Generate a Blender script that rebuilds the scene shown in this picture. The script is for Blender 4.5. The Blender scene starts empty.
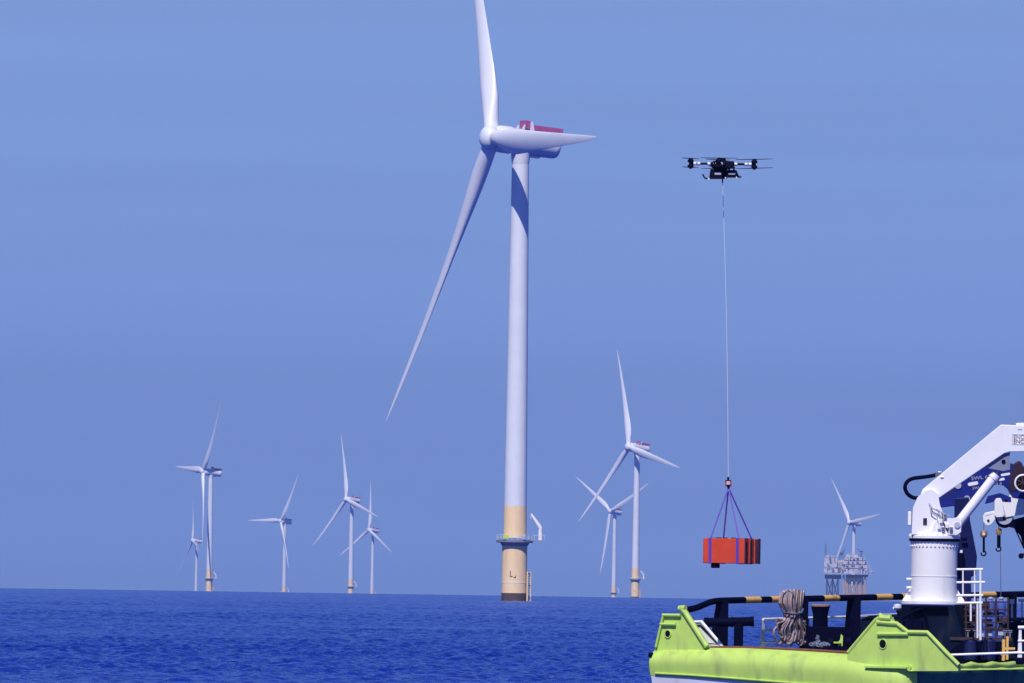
import bpy, math, random
import numpy as np
from mathutils import Vector, Matrix
random.seed(4); rng = np.random.default_rng(7)
R = math.radians
scene = bpy.context.scene
W, H = 1024, 683
FPX = 17066.0                       # 600 mm lens on a 36 mm sensor
RE = 7433000.0                      # earth radius with refraction
CAMH = 4.6
DIP = math.sqrt(2*CAMH/RE)

# ------------------------------------------------------------------ camera
cam_d = bpy.data.cameras.new('camera'); cam = bpy.data.objects.new('camera', cam_d)
scene.collection.objects.link(cam); scene.camera = cam
cam_d.sensor_width = 36; cam_d.lens = 36*FPX/W
cam_d.clip_start = 1.0; cam_d.clip_end = 200000
PITCH = math.atan((595.9 - DIP*FPX - 341.5)/FPX)
ROLL = 0.0150
cam.matrix_world = (Matrix.Translation((0, 0, CAMH)) @ Matrix.Rotation(math.pi/2+PITCH, 4, 'X')
                    @ Matrix.Rotation(ROLL, 4, 'Z'))
CM = cam.matrix_world.to_3x3()

# ------------------------------------------------------------------ light
SUN_EL, SUN_AZ = R(50), R(14)        # SUN_AZ: to the left of straight behind the camera
to_sun = Vector((-math.sin(SUN_AZ)*math.cos(SUN_EL), -math.cos(SUN_AZ)*math.cos(SUN_EL), math.sin(SUN_EL)))
sd = bpy.data.lights.new('sun', 'SUN'); sd.energy = 4.0; sd.angle = R(0.53); sd.color = (1.0, 0.94, 0.92)
sun = bpy.data.objects.new('sun', sd); scene.collection.objects.link(sun)
sun.rotation_euler = to_sun.to_track_quat('Z', 'Y').to_euler()
world = bpy.data.worlds.new('World'); scene.world = world; world.use_nodes = True
nt = world.node_tree; nt.nodes.clear()
def wn(t, **k):
    n = nt.nodes.new(t)
    for a, b in k.items(): setattr(n, a, b)
    return n
sky = wn('ShaderNodeTexSky', sky_type='NISHITA', sun_disc=False, sun_elevation=SUN_EL,
         sun_rotation=math.atan2(to_sun.x, to_sun.y), altitude=0, air_density=1.0, dust_density=0.2, ozone_density=4.0)
tint = wn('ShaderNodeMix', data_type='RGBA', blend_type='MULTIPLY'); tint.inputs[0].default_value = 1
nt.links.new(sky.outputs[0], tint.inputs[6])
# colour of the air changes a little in the lowest few degrees above the horizon
tce = wn('ShaderNodeTexCoord'); sep = wn('ShaderNodeSeparateXYZ'); nt.links.new(tce.outputs['Generated'], sep.inputs[0])
er = wn('ShaderNodeMapRange'); er.inputs['From Min'].default_value = 0.0; er.inputs['From Max'].default_value = 0.036
nt.links.new(sep.outputs[2], er.inputs[0])
tm = wn('ShaderNodeMix', data_type='RGBA'); tm.inputs[6].default_value = (0.255, 0.428, 1.25, 1); tm.inputs[7].default_value = (0.315, 0.43, 0.97, 1)
nt.links.new(er.outputs[0], tm.inputs[0]); nt.links.new(tm.outputs[2], tint.inputs[7])
# soft level bands of thin cloud in the sky itself (by elevation)
tc = wn('ShaderNodeTexCoord'); mp = wn('ShaderNodeMapping'); mp.inputs['Scale'].default_value = (6, 6, 150)
nz = wn('ShaderNodeTexNoise'); nz.inputs['Scale'].default_value = 1.0; nz.inputs['Detail'].default_value = 3
nt.links.new(tc.outputs['Generated'], mp.inputs[0]); nt.links.new(mp.outputs[0], nz.inputs[0])
mr = wn('ShaderNodeMapRange'); mr.inputs['From Min'].default_value = .3; mr.inputs['From Max'].default_value = .7
mr.inputs['To Min'].default_value = .925; mr.inputs['To Max'].default_value = 1.05
nt.links.new(nz.outputs[0], mr.inputs[0])
band = wn('ShaderNodeVectorMath', operation='SCALE')
nt.links.new(tint.outputs[2], band.inputs[0]); nt.links.new(mr.outputs[0], band.inputs['Scale'])
bg = wn('ShaderNodeBackground'); bg.inputs[1].default_value = 0.10
nt.links.new(band.outputs[0], bg.inputs[0])
out = wn('ShaderNodeOutputWorld'); nt.links.new(bg.outputs[0], out.inputs[0])
scene.view_settings.view_transform = 'Standard'; scene.view_settings.look = 'None'
scene.view_settings.exposure = 0.0; scene.view_settings.gamma = 1.0
scene.render.resolution_x = W; scene.render.resolution_y = H
scene.cycles.volume_bounces = 0

# ------------------------------------------------------------------ helpers
def ray(px, py):
    return CM @ Vector(((px-W/2)/FPX, -(py-H/2)/FPX, -1))
def at(px, py, Y):
    d = ray(px, py); return Vector((0, 0, CAMH)) + d*(Y/d.y)

def mat(name, col, rough=.5, metal=0, var=0.0, scale=1.0, bump=0.0, bscale=20, stain=None, spec=.5, coat=0, stretch=(1,1,1)):
    m = bpy.data.materials.new(name); m.use_nodes = True; t = m.node_tree
    b = t.nodes['Principled BSDF']; b.inputs['Roughness'].default_value = rough
    b.inputs['Metallic'].default_value = metal; b.inputs['Specular IOR Level'].default_value = spec
    b.inputs['Coat Weight'].default_value = coat
    b.inputs['Base Color'].default_value = (*col, 1)
    tcn = t.nodes.new('ShaderNodeTexCoord'); mpn = t.nodes.new('ShaderNodeMapping')
    mpn.inputs['Scale'].default_value = stretch
    t.links.new(tcn.outputs['Object'], mpn.inputs[0])
    cur = None
    if var:
        n = t.nodes.new('ShaderNodeTexNoise'); n.inputs['Scale'].default_value = scale; n.inputs['Detail'].default_value = 6
        n.inputs['Roughness'].default_value = .65
        t.links.new(mpn.outputs[0], n.inputs[0])
        r = t.nodes.new('ShaderNodeMapRange'); r.inputs['From Min'].default_value = .3; r.inputs['From Max'].default_value = .7
        r.inputs['To Min'].default_value = 1-var; r.inputs['To Max'].default_value = 1+var*.4
        t.links.new(n.outputs[0], r.inputs[0])
        s = t.nodes.new('ShaderNodeVectorMath'); s.operation = 'SCALE'; s.inputs[0].default_value = col
        t.links.new(r.outputs[0], s.inputs['Scale']); cur = s.outputs[0]
        r2 = t.nodes.new('ShaderNodeMapRange'); r2.inputs['To Min'].default_value = max(.05, rough-.12); r2.inputs['To Max'].default_value = min(1, rough+.15)
        t.links.new(n.outputs[0], r2.inputs[0]); t.links.new(r2.outputs[0], b.inputs['Roughness'])
    if stain:
        scol, sscale, lo, hi, sstretch = stain
        m2 = t.nodes.new('ShaderNodeMapping'); m2.inputs['Scale'].default_value = sstretch
        t.links.new(tcn.outputs['Object'], m2.inputs[0])
        n2 = t.nodes.new('ShaderNodeTexNoise'); n2.inputs['Scale'].default_value = sscale; n2.inputs['Detail'].default_value = 7
        t.links.new(m2.outputs[0], n2.inputs[0])
        r3 = t.nodes.new('ShaderNodeMapRange'); r3.inputs['From Min'].default_value = lo; r3.inputs['From Max'].default_value = hi
        t.links.new(n2.outputs[0], r3.inputs[0])
        mx = t.nodes.new('ShaderNodeMix'); mx.data_type = 'RGBA'
        mx.inputs[6].default_value = (*col, 1); mx.inputs[7].default_value = (*scol, 1)
        if cur: t.links.new(cur, mx.inputs[6])
        t.links.new(r3.outputs[0], mx.inputs[0]); cur = mx.outputs[2]
    if cur: t.links.new(cur, b.inputs['Base Color'])
    if bump:
        n3 = t.nodes.new('ShaderNodeTexNoise'); n3.inputs['Scale'].default_value = bscale; n3.inputs['Detail'].default_value = 4
        t.links.new(mpn.outputs[0], n3.inputs[0])
        bn = t.nodes.new('ShaderNodeBump'); bn.inputs['Strength'].default_value = 1; bn.inputs['Distance'].default_value = bump
        t.links.new(n3.outputs[0], bn.inputs['Height']); t.links.new(bn.outputs[0], b.inputs['Normal'])
    return m

def tag(o, label=None, cat=None, group=None, kind=None):
    if label: o['label'] = label
    if cat: o['category'] = cat
    if group: o['group'] = group
    if kind: o['kind'] = kind
    return o
def empty(name, loc, rz=0, label=None, cat=None, group=None):
    o = bpy.data.objects.new(name, None); scene.collection.objects.link(o)
    o.location = loc; o.rotation_euler = (0, 0, rz); o.empty_display_size = .2
    return tag(o, label, cat, group)

class MB:
    """collects shapes; build() links them as ONE mesh object"""
    def __init__(s, org=(0, 0, 0)): s.v = []; s.f = []; s.mi = []; s.sm = []; s.o = Vector(org)
    def add(s, vs, fs, m=0, smooth=False):
        k = len(s.v); s.v += [Vector(v)-s.o for v in vs]
        for f in fs: s.f.append([i+k for i in f]); s.mi.append(m); s.sm.append(smooth)
    def box(s, c, d, rot=None, m=0, bev=0.0):
        c = Vector(c); rot = rot or Matrix.Identity(3); hx, hy, hz = d[0]/2, d[1]/2, d[2]/2
        if bev <= 0 or bev*2.2 > min(d):
            vs = [c + rot @ Vector((x*hx, y*hy, z*hz)) for x in (-1, 1) for y in (-1, 1) for z in (-1, 1)]
            s.add(vs, [(0, 1, 3, 2), (4, 6, 7, 5), (0, 4, 5, 1), (2, 3, 7, 6), (0, 2, 6, 4), (1, 5, 7, 3)], m)
        else:   # chamfered along its long upright profile
            p = [(hx-bev, -hy), (hx, -hy+bev), (hx, hy-bev), (hx-bev, hy), (-hx+bev, hy), (-hx, hy-bev), (-hx, -hy+bev), (-hx+bev, -hy)]
            q = [(x*(1-bev/hx), y*(1-bev/hy)) for x, y in p]
            rings = [(q, -hz), (p, -hz+bev), (p, hz-bev), (q, hz)]
            vs = [c + rot @ Vector((x, y, z)) for pr, z in rings for x, y in pr]
            fs = [tuple(range(7, -1, -1)), tuple(range(24, 32))]
            for a in range(3):
                for i in range(8):
                    j = (i+1) % 8; fs.append((a*8+i, a*8+j, a*8+8+j, a*8+8+i))
            s.add(vs, fs, m)
    def tube(s, pts, r, n=10, m=0, closed=False, caps=True):
        pts = [Vector(p) for p in pts]; N = len(pts)
        rs = r if isinstance(r, (list, tuple)) else [r]*N
        vs = []; up = None
        for i, p in enumerate(pts):
            a = pts[(i-1) % N] if (closed or i > 0) else p
            b = pts[(i+1) % N] if (closed or i < N-1) else p
            t = (b-a).normalized()
            if up is None:
                up = Vector((0, 0, 1)) if abs(t.z) < .9 else Vector((1, 0, 0))
            up = (up - t*up.dot(t)).normalized(); sd_ = t.cross(up)
            for k in range(n):
                q = 2*math.pi*k/n; vs.append(p + (up*math.cos(q) + sd_*math.sin(q))*rs[i])
        fs = []
        for i in range(N if closed else N-1):
            j = (i+1) % N
            for k in range(n):
                l = (k+1) % n; fs.append((i*n+k, j*n+k, j*n+l, i*n+l))
        s.add(vs, fs, m, True)
        if caps and not closed:
            s.add(vs[:n], [tuple(range(n))], m); s.add(vs[-n:], [tuple(range(n-1, -1, -1))], m)
    def cyl(s, a, b, r, r2=None, n=20, m=0): s.tube([a, b], [r, r if r2 is None else r2], n, m)
    def lathe(s, prof, c=(0, 0, 0), axis='z', n=32, m=0, sx=1, sy=1, rot=None):
        c = Vector(c); vs = []; fs = []
        for r, z in prof:
            for k in range(n):
                q = 2*math.pi*k/n; x, y = r*math.cos(q)*sx, r*math.sin(q)*sy
                v = Vector((x, y, z)) if axis == 'z' else Vector((z, x, y))
                if rot: v = rot @ v
                vs.append(c+v)
        for i in range(len(prof)-1):
            for k in range(n):
                l = (k+1) % n; fs.append((i*n+k, i*n+l, i*n+n+l, i*n+n+k))
        fs.append(tuple(range(n-1, -1, -1))); fs.append(tuple(range((len(prof)-1)*n, len(prof)*n)))
        s.add(vs, fs, m, True)
    def prism(s, poly, thick, m=0):
        """poly: planar 3D points; thick: vector"""
        t = Vector(thick); a = [Vector(p) for p in poly]; n = len(a); b = [p+t for p in a]
        s.add(a+b, [tuple(range(n-1, -1, -1)), tuple(range(n, 2*n))] + [(i, (i+1) % n, n+(i+1) % n, n+i) for i in range(n)], m)
    def build(s, name, mats, parent=None, label=None, auto=True, bevel=0.0):
        me = bpy.data.meshes.new(name); me.from_pydata([tuple(v) for v in s.v], [], s.f)
        mats = mats if isinstance(mats, (list, tuple)) else [mats]
        for x in mats: me.materials.append(x)
        me.polygons.foreach_set('material_index', s.mi); me.polygons.foreach_set('use_smooth', s.sm)
        import bmesh
        bm = bmesh.new(); bm.from_mesh(me); bmesh.ops.recalc_face_normals(bm, faces=bm.faces)
        for e in bm.edges:
            if len(e.link_faces) == 2 and e.calc_face_angle(0) > R(38): e.smooth = False
        bm.to_mesh(me); bm.free(); me.update()
        o = bpy.data.objects.new(name, me); scene.collection.objects.link(o)
        if parent: o.parent = parent
        if label: o['label'] = label
        if bevel:
            bv = o.modifiers.new('bevel', 'BEVEL'); bv.width = bevel; bv.segments = 2; bv.limit_method = 'ANGLE'; bv.angle_limit = R(40)
        return o

def smooth(P, sub=4):
    P = [Vector(p) for p in P]; P = [P[0]*2-P[1]] + P + [P[-1]*2-P[-2]]; Q = []
    for i in range(1, len(P)-2):
        p0, p1, p2, p3 = P[i-1:i+3]
        for k in range(sub):
            t = k/sub; Q.append(.5*((2*p1)+(p2-p0)*t+(2*p0-5*p1+4*p2-p3)*t*t+(3*p1-p0-3*p2+p3)*t**3))
    return Q+[P[-2]]
def copy_tree(o, parent=None):
    c = o.copy(); scene.collection.objects.link(c)
    if parent: c.parent = parent
    for ch in list(o.children):
        copy_tree(ch, c)
    return c

# ------------------------------------------------------------------ materials
M = {}
M['turbine'] = mat('turbine paint', (.76, .79, .80), .42, var=.05, scale=.25, stain=((.60, .57, .55), .35, .60, .85, (1, 1, .08)))
M['blade'] = mat('blade gelcoat', (.78, .80, .81), .35, var=.04, scale=.15)
M['cream'] = mat('transition piece yellow', (.97, .71, .38), .6, var=.05, scale=.5, stain=((.74, .50, .24), .8, .55, .9, (1, 1, .12)))
M['tidal'] = mat('tidal growth', (.10, .07, .06), .8, var=.4, scale=1.5)
M['tgrey'] = mat('galvanised grating', (.35, .36, .38), .5, metal=.3, var=.15, scale=2)
M['white'] = mat('white marine paint', (.89, .88, .86), .35, var=.05, scale=1.2, stain=((.62, .55, .48), 2.0, .62, .9, (1, 1, .25)), bump=.0015, bscale=3)
M['shipwhite'] = mat('hull white', (.78, .78, .80), .4, var=.08, scale=.8, stain=((.55, .42, .30), 1.2, .62, .85, (3, 3, .3)))
M['black'] = mat('black rubber', (.005, .005, .014), .7, spec=.1, var=.3, scale=4)
M['navy'] = mat('navy painted steel', (.001, .0014, .02), .7, spec=.06, var=.35, scale=1.5, bump=.004, bscale=4)
M['teal'] = mat('dark green blue steel', (.002, .009, .032), .65, spec=.10, var=.25, scale=1.2, stain=((.03, .03, .04), 2, .55, .75, (1, 1, .4)), bump=.004, bscale=2)
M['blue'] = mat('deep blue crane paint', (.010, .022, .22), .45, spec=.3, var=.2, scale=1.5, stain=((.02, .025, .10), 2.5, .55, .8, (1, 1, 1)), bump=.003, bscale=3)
M['yellow'] = mat('yellow paint', (.85, .50, .12), .5, var=.15, scale=5, stain=((.35, .22, .08), 8, .58, .75, (1, 1, 1)))
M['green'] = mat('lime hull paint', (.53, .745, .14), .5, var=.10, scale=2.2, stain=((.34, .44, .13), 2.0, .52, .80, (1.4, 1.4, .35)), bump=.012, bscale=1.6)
M['greenshade'] = mat('shaded green topside', (.045, .22, .14), .6, var=.3, scale=1.2, stain=((.02, .09, .08), 2, .45, .75, (1, 1, .3)), bump=.01, bscale=2)  # hull green darkened: shade of the side facing off the sun, in the colour
M['rust'] = mat('rusty deck edge', (.20, .075, .045), .8, var=.4, scale=6)
M['deck'] = mat('deck', (.012, .012, .02), .85, var=.4, scale=2)
M['brown'] = mat('rusty rack steel', (.055, .025, .035), .7, var=.5, scale=6)
M['grey'] = mat('light grey paint', (.45, .48, .58), .5, var=.1, scale=3)
M['steelgrey'] = mat('shaded bracket grey', (.22, .25, .34), .5, var=.1, scale=3)  # carries the boom's shade on the ram bracket; plain grey elsewhere
M['steel'] = mat('bare steel', (.45, .42, .42), .35, metal=.9, var=.3, scale=10)
M['rope'] = mat('weathered mooring rope', (.50, .38, .36), .9, var=.35, scale=12, bump=.012, bscale=60)
M['lash'] = mat('lashing cord', (.12, .16, .30), .7)
M['red'] = mat('orange red case', (.70, .07, .02), .38, var=.12, scale=2.5, stain=((.42, .04, .03), 3, .6, .8, (1, 1, 1)))
M['redside'] = mat('case end panel', (.42, .03, .03), .25, var=.2, scale=4)
M['purple'] = mat('purple webbing', (.085, .05, .42), .6, var=.15, scale=15)
M['helired'] = mat('magenta railing panel', (.44, .09, .26), .6, var=.15, scale=1)
M['maroon'] = mat('maroon cover', (.024, .006, .028), .6, var=.3, scale=5)
M['carbon'] = mat('carbon fibre', (.004, .004, .018), .6, spec=.12, var=.3, scale=20)
M['dwhite'] = mat('drone white', (.75, .75, .8), .35)
M['ink'] = mat('lettering', (.13, .10, .12), .6)
M['lime'] = mat('lime sign', (.60, .80, .03), .5)
M['brass'] = mat('hook block', (.45, .25, .12), .5, metal=.3, var=.3, scale=8)
M['far'] = mat('substation cladding', (.62, .58, .60), .6, var=.12, scale=.12, stain=((.30, .30, .33), .18, .5, .75, (1, 1, 1)))
M['fardark'] = mat('substation underdeck', (.035, .045, .10), .7, var=.3, scale=.1)
M['faryellow'] = mat('jacket yellow', (.62, .42, .28), .6, var=.1, scale=.2)

# ------------------------------------------------------------------ sea
def build_sea():
    rr = [2.0]; RMAX = 31000
    while rr[-1] < RMAX:
        r = rr[-1]
        if r < 560: d = 6 if r > 30 else 3
        elif r < 1600: d = .5 + .5*max(0, (r-800)/800)
        elif r < 9000: d = 1.1*(r/1600)**1.75
        else: d = 120 if r < 12000 else 700
        rr.append(r+d)
    rr = np.array(rr); nr = len(rr)
    da = 0.0115; dense = np.arange(-2.7, 2.7, da)
    side = []; a = 2.7; st = da
    while a < 180: side.append(a); st = min(st*1.22, 6); a += st
    side = np.array(side); ang = np.radians(np.concatenate([-side[::-1], dense, side])); na = len(ang)
    dang = np.gradient(ang)
    dr = np.gradient(rr)
    Rr, A = np.meshgrid(rr, ang, indexing='ij')
    X = (Rr*np.sin(A)).astype(np.float64); Y = Rr*np.cos(A)
    cell = np.maximum(np.broadcast_to(dr[:, None], Rr.shape), Rr*dang[None, :])
    cellx = Rr*dang[None, :]; celly = np.broadcast_to(dr[:, None], Rr.shape)
    Z = np.zeros_like(X)
    main = R(-62)       # wave travel direction
    for i in range(64):
        L = 1.0*(8/1.0)**(i/63.0)*rng.uniform(.9, 1.1)
        th = main + rng.normal(0, .95)
        k = 2*math.pi/L; kx, ky = math.sin(th)*k, math.cos(th)*k
        amp = .0098*L**.22*rng.uniform(.6, 1.3)
        lx = abs(2*math.pi/max(abs(kx), 1e-6)); ly = abs(2*math.pi/max(abs(ky), 1e-6))
        damp = np.clip((lx/cellx-2)/2, 0, 1)
        ph = kx*X + ky*Y + rng.uniform(0, 6.28)
        s = np.sin(ph)
        Z += amp*damp*(s + .25*np.sin(2*ph+1.5))
    # gust patches: calmer and rougher water
    g = np.zeros_like(X)
    for i in range(10):
        L = rng.uniform(60, 420); th = rng.uniform(0, 6.28)
        g += np.sin(2*math.pi/L*(math.sin(th)*X + math.cos(th)*Y) + rng.uniform(0, 6.28))
    Z *= np.clip(1 + .09*g, .5, 1.6)
    Z += -(Rr**2)/(2*RE)
    co = np.stack([X, Y, Z], -1).reshape(-1, 3)
    idx = np.arange(nr*na).reshape(nr, na)
    q = np.stack([idx[:-1, :-1], idx[:-1, 1:], idx[1:, 1:], idx[1:, :-1]], -1).reshape(-1, 4)
    # close the seam behind the camera and the middle
    sm = np.stack([idx[:-1, -1], idx[:-1, 0], idx[1:, 0], idx[1:, -1]], -1).reshape(-1, 4)
    q = np.concatenate([q, sm])[:, ::-1]
    me = bpy.data.meshes.new('sea'); me.vertices.add(len(co)); me.vertices.foreach_set('co', co.astype(np.float32).ravel())
    me.loops.add(q.size); me.loops.foreach_set('vertex_index', q.astype(np.int32).ravel())
    me.polygons.add(len(q)); me.polygons.foreach_set('loop_start', np.arange(0, q.size, 4, dtype=np.int32))
    me.polygons.foreach_set('loop_total', np.full(len(q), 4, dtype=np.int32))
    me.polygons.foreach_set('use_smooth', np.ones(len(q), dtype=bool))
    me.update(calc_edges=True)
    o = bpy.data.objects.new('sea', me); scene.collection.objects.link(o); o['kind'] = 'structure'
    m = bpy.data.materials.new('sea water'); m.use_nodes = True; t = m.node_tree; b = t.nodes['Principled BSDF']
    b.inputs['Base Color'].default_value = (.001, .026, .32, 1); b.inputs['Roughness'].default_value = .16
    b.inputs['IOR'].default_value = 1.333; b.inputs['Specular IOR Level'].default_value = .14
    tcn = t.nodes.new('ShaderNodeTexCoord')
    n1 = t.nodes.new('ShaderNodeTexNoise'); n1.inputs['Scale'].default_value = .7; n1.inputs['Detail'].default_value = 5
    n1.inputs['Roughness'].default_value = .6
    mpn = t.nodes.new('ShaderNodeMapping'); mpn.inputs['Scale'].default_value = (1, .6, 1)
    t.links.new(tcn.outputs['Object'], mpn.inputs[0]); t.links.new(mpn.outputs[0], n1.inputs[0])
    # cat's paws: the wind ruffles some water more than the rest
    mg = t.nodes.new('ShaderNodeMapping'); mg.inputs['Scale'].default_value = (1, .14, 1)
    ng = t.nodes.new('ShaderNodeTexNoise'); ng.inputs['Scale'].default_value = .16; ng.inputs['Detail'].default_value = 7; ng.inputs['Roughness'].default_value = .75
    t.links.new(tcn.outputs['Object'], mg.inputs[0]); t.links.new(mg.outputs[0], ng.inputs[0])
    rg = t.nodes.new('ShaderNodeMapRange'); rg.inputs['From Min'].default_value = .34; rg.inputs['From Max'].default_value = .66
    rg.inputs['To Min'].default_value = .05; rg.inputs['To Max'].default_value = 1.9
    t.links.new(ng.outputs[0], rg.inputs[0])
    bn = t.nodes.new('ShaderNodeBump'); bn.inputs['Distance'].default_value = .8; bn.inputs['Strength'].default_value = 1
    hm_ = t.nodes.new('ShaderNodeMath'); hm_.operation = 'MULTIPLY'; t.links.new(n1.outputs[0], hm_.inputs[0]); t.links.new(rg.outputs[0], hm_.inputs[1])
    t.links.new(hm_.outputs[0], bn.inputs['Height']); t.links.new(bn.outputs[0], b.inputs['Normal'])
    me.materials.append(m)
build_sea()

# ------------------------------------------------------------------ haze
hz = MB(); hz.box((0, 0, 130), (64000, 64000, 410)); hzo = hz.build('haze', [])
hm = bpy.data.materials.new('haze air'); hm.use_nodes = True; ht = hm.node_tree; ht.nodes.clear()
pv = ht.nodes.new('ShaderNodeVolumePrincipled'); pv.inputs['Density'].default_value = 2.0e-5
pv.inputs['Color'].default_value = (.36, .53, .98, 1)
ho = ht.nodes.new('ShaderNodeOutputMaterial'); ht.links.new(pv.outputs[0], ho.inputs['Volume'])
hzo.data.materials.append(hm); hzo['kind'] = 'stuff'

# ------------------------------------------------------------------ wind turbines
HUB, RB, TILT = 109.0, 79.0, R(6)
def blade_mesh():
    st = [(1.6, 3.6, 1, 0), (4, 3.6, 1, 0), (6.5, 4.1, .9, 12), (10, 5.2, .70, 12), (14, 5.8, .56, 9), (18, 5.9, .46, 7), (24, 5.4, .38, 6),
          (31, 4.75, .30, 5), (39, 4.0, .25, 4), (47, 3.35, .22, 3), (55, 2.65, .2, 2), (63, 2.05, .19, 1), (70, 1.5, .18, 0), (75, .9, .18, 0), (78.3, .45, .18, 0), (79, .12, .2, 0)]
    n = 28; vs = []; fs = []
    for r, c, th, tw in st:
        le = -c*(.5 if r < 5 else (.43 if r < 8 else .35))
        off =   .018*r + 2.2*(r/RB)**2.6
        for k in range(n):
            q = 2*math.pi*k/n
            u = (1-math.cos(q))/2; s = math.sin(q)
            round_ = max(0, min(1, (th-.36)/.64))
            foil = s*(1-u)**.35*1.25 if u < 1 else 0
            y = le + c*u; x = c*th/2*(s*round_ + foil*(1-round_))
            a = R(tw); yy = y*math.cos(a) + x*math.sin(a); xx = -y*math.sin(a) + x*math.cos(a)
            vs.append((xx+off, yy, r))
    for i in range(len(st)-1):
        for k in range(n):
            l = (k+1) % n; fs.append((i*n+k, i*n+l, i*n+n+l, i*n+n+k))
    fs.append(tuple(range((len(st)-1)*n, len(st)*n)))
    b = MB(); b.add(vs, fs, 0, True); return b

def make_turbine():
    root = empty('wind_turbine', (0, 0, 0))
    ov = 7.0                                    # rotor overhang in front of the tower
    tw = MB(); Rt = lambda z: 2.75 + (2.02-2.75)*(z-15)/(103.5-15)
    tw.lathe([(Rt(15), 14.9), (Rt(22.4), 22.4)], n=40, m=1)
    prof = []
    for z in np.linspace(22.4, 103.6, 9): prof.append((Rt(z), z))
    tw.lathe(prof, n=40, m=0)
    for z in (40, 62, 84): tw.lathe([(Rt(z)+.012, z-.06), (Rt(z)+.012, z+.06)], n=40, m=0)
    tw.build('tower', [M['turbine'], M['cream']], root)
    tp = MB(); tp.lathe([(3.0, -60), (3.0, 1.9)], n=40, m=1); tp.lathe([(2.98, 1.9), (2.98, 14.4)], n=40, m=0)
    tp.lathe([(3.03, 4.3), (3.03, 4.5)], n=40, m=2)
    tpo = tp.build('transition_piece', [M['cream'], M['tidal'], M['white']], root)
    # code lettering on the side
    tx = MB()
    for (x, z, w, h) in ((-.95, 6.1, .2, 1.4), (-.66, 5.5, .5, .2), (.05, 5.3, .5, .2), (.3, 5.5, .18, .4)):
        a = x/3.03; tx.box((3.0*math.sin(a)+.0, -3.0*math.cos(a), z+.3), (w, .06, h), Matrix.Rotation(a, 3, 'Z'))
    tx.build('code_lettering', M['ink'], tpo)
    pf = MB(); pf.lathe([(3.9, 13.75), (4.3, 13.85), (4.35, 14.0), (4.35, 14.45)], n=32); pf.lathe([(3.05, 13.0), (3.5, 13.8)], n=32)
    pf.box((5.2, -.6, 14.32), (3.6, 3.0, .26))
    pfo = pf.build('platform', M['tgrey'], root)
    rl = MB()
    N = 18
    for k in range(N):
        a = 2*math.pi*k/N; x, y = 4.25*math.cos(a), 4.25*math.sin(a); rl.cyl((x, y, 14.4), (x, y, 15.6), .05, n=6)
    for z in (15.0, 15.6):
        rl.tube([(4.25*math.cos(2*math.pi*k/36), 4.25*math.sin(2*math.pi*k/36), z) for k in range(36)], .045, 6, closed=True)
    for x in (4.6, 5.8, 6.95): rl.cyl((x, -2.05, 14.4), (x, -2.05, 15.6), .05, n=6)
    rl.tube([(4.2, -2.05, 15.6), (6.95, -2.05, 15.6), (6.95, .85, 15.6)], .045, 6)
    rl.build('railing', M['turbine'], pfo)
    sg = MB(); sg.box((-2.1, -4.0, 15.1), (1.3, .1, .8)); sg.build('sign', M['lime'], pfo)
    eq = MB(); eq.box((2.0, -3.75, 15.0), (1.0, .6, 1.0), bev=.08); eq.build('equipment_box', M['grey'], pfo)
    dv = MB(); dv.lathe([(.5, 14.45), (.45, 17.4)], (6.0, -.6, 0), n=12)
    dv.tube([(6.0, -.6, 17.2), (5.6, -.6, 17.9), (3.7, -.6, 20.6)], [.48, .5, .26], 10)
    dv.cyl((3.7, -.6, 20.5), (3.7, -.6, 19.5), .08, n=6)
    dv.build('davit_crane', M['white'], root)
    ld = MB()
    for x, y in ((3.1, -1.7), (3.85, -.9)): ld.cyl((x, y, -2), (x, y, 7.0), .19, n=10)
    for z in np.arange(.4, 7, .55): ld.cyl((3.1, -1.7, z), (3.85, -.9, z), .06, n=6, m=1)
    for z in (1.0, 3.8, 6.5): ld.cyl((2.6, -1.2, z), (3.8, -1.35, z), .12, n=8, m=1)
    ld.build('boat_landing', [M['cream'], M['navy']], root)
    # nacelle (tilted with the rotor)
    T = Matrix.Rotation(-TILT, 3, 'Y'); hubp = Vector((ov, 0, HUB))
    nc = MB()
    prof = [(2.2, -.6), (2.95, -.9), (3.2, -1.6), (3.25, -4.2), (3.05, -4.6), (2.95, -15.2), (2.8, -15.9), (2.5, -16.3), (2.3, -16.4)]
    nc.lathe(prof, hubp, axis='x', n=40, rot=T)
    nc.lathe([(2.03, 103.0), (2.2, 104.2), (2.3, 106.6)], (0, 0, 0), n=32)
    nc.box(hubp + T @ Vector((-10.6, 0, -3.18)), (2.6, 2.2, .34), T)
    nco = nc.build('nacelle', M['turbine'], root)
    nc2 = MB()
    for y in (-1.9, 1.9): nc2.box(hubp + T @ Vector((-12.9, y, 3.65)), (7.4, .08, 1.1), T)
    nc2.box(hubp + T @ Vector((-16.5, 0, 3.65)), (.08, 3.8, 1.1), T)
    nc2.box(hubp + T @ Vector((-12.9, 0, 3.1)), (7.4, 3.8, .12), T)
    for i in range(9):
        for y in (-1.9, 1.9): nc2.box(hubp + T @ Vector((-9.4-i*.88, y*1.02, 3.6)), (.1, .14, 1.3), T)
    nc2.build('hoist_platform', M['helired'], nco)
    cl = MB()
    cl.box(hubp + T @ Vector((-7.6, 0, 4.1)), (1.2, 4.0, 1.9), T, m=0)
    for y in (-2.1, 2.1):
        a = hubp + T @ Vector((-6.3, y, 3.0)); 
        cl.prism([hubp + T @ Vector(p) for p in ((-6.0, y, 2.6), (-6.6, y, 4.0), (-6.9, y, 4.0), (-6.9, y, 2.6))], (0, .15, 0), m=1)
        cl.prism([hubp + T @ Vector(p) for p in ((-8.25, y, 2.6), (-8.25, y, 4.9), (-8.7, y, 4.9), (-9.4, y, 2.6))], (0, .15, 0), m=1)
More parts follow.
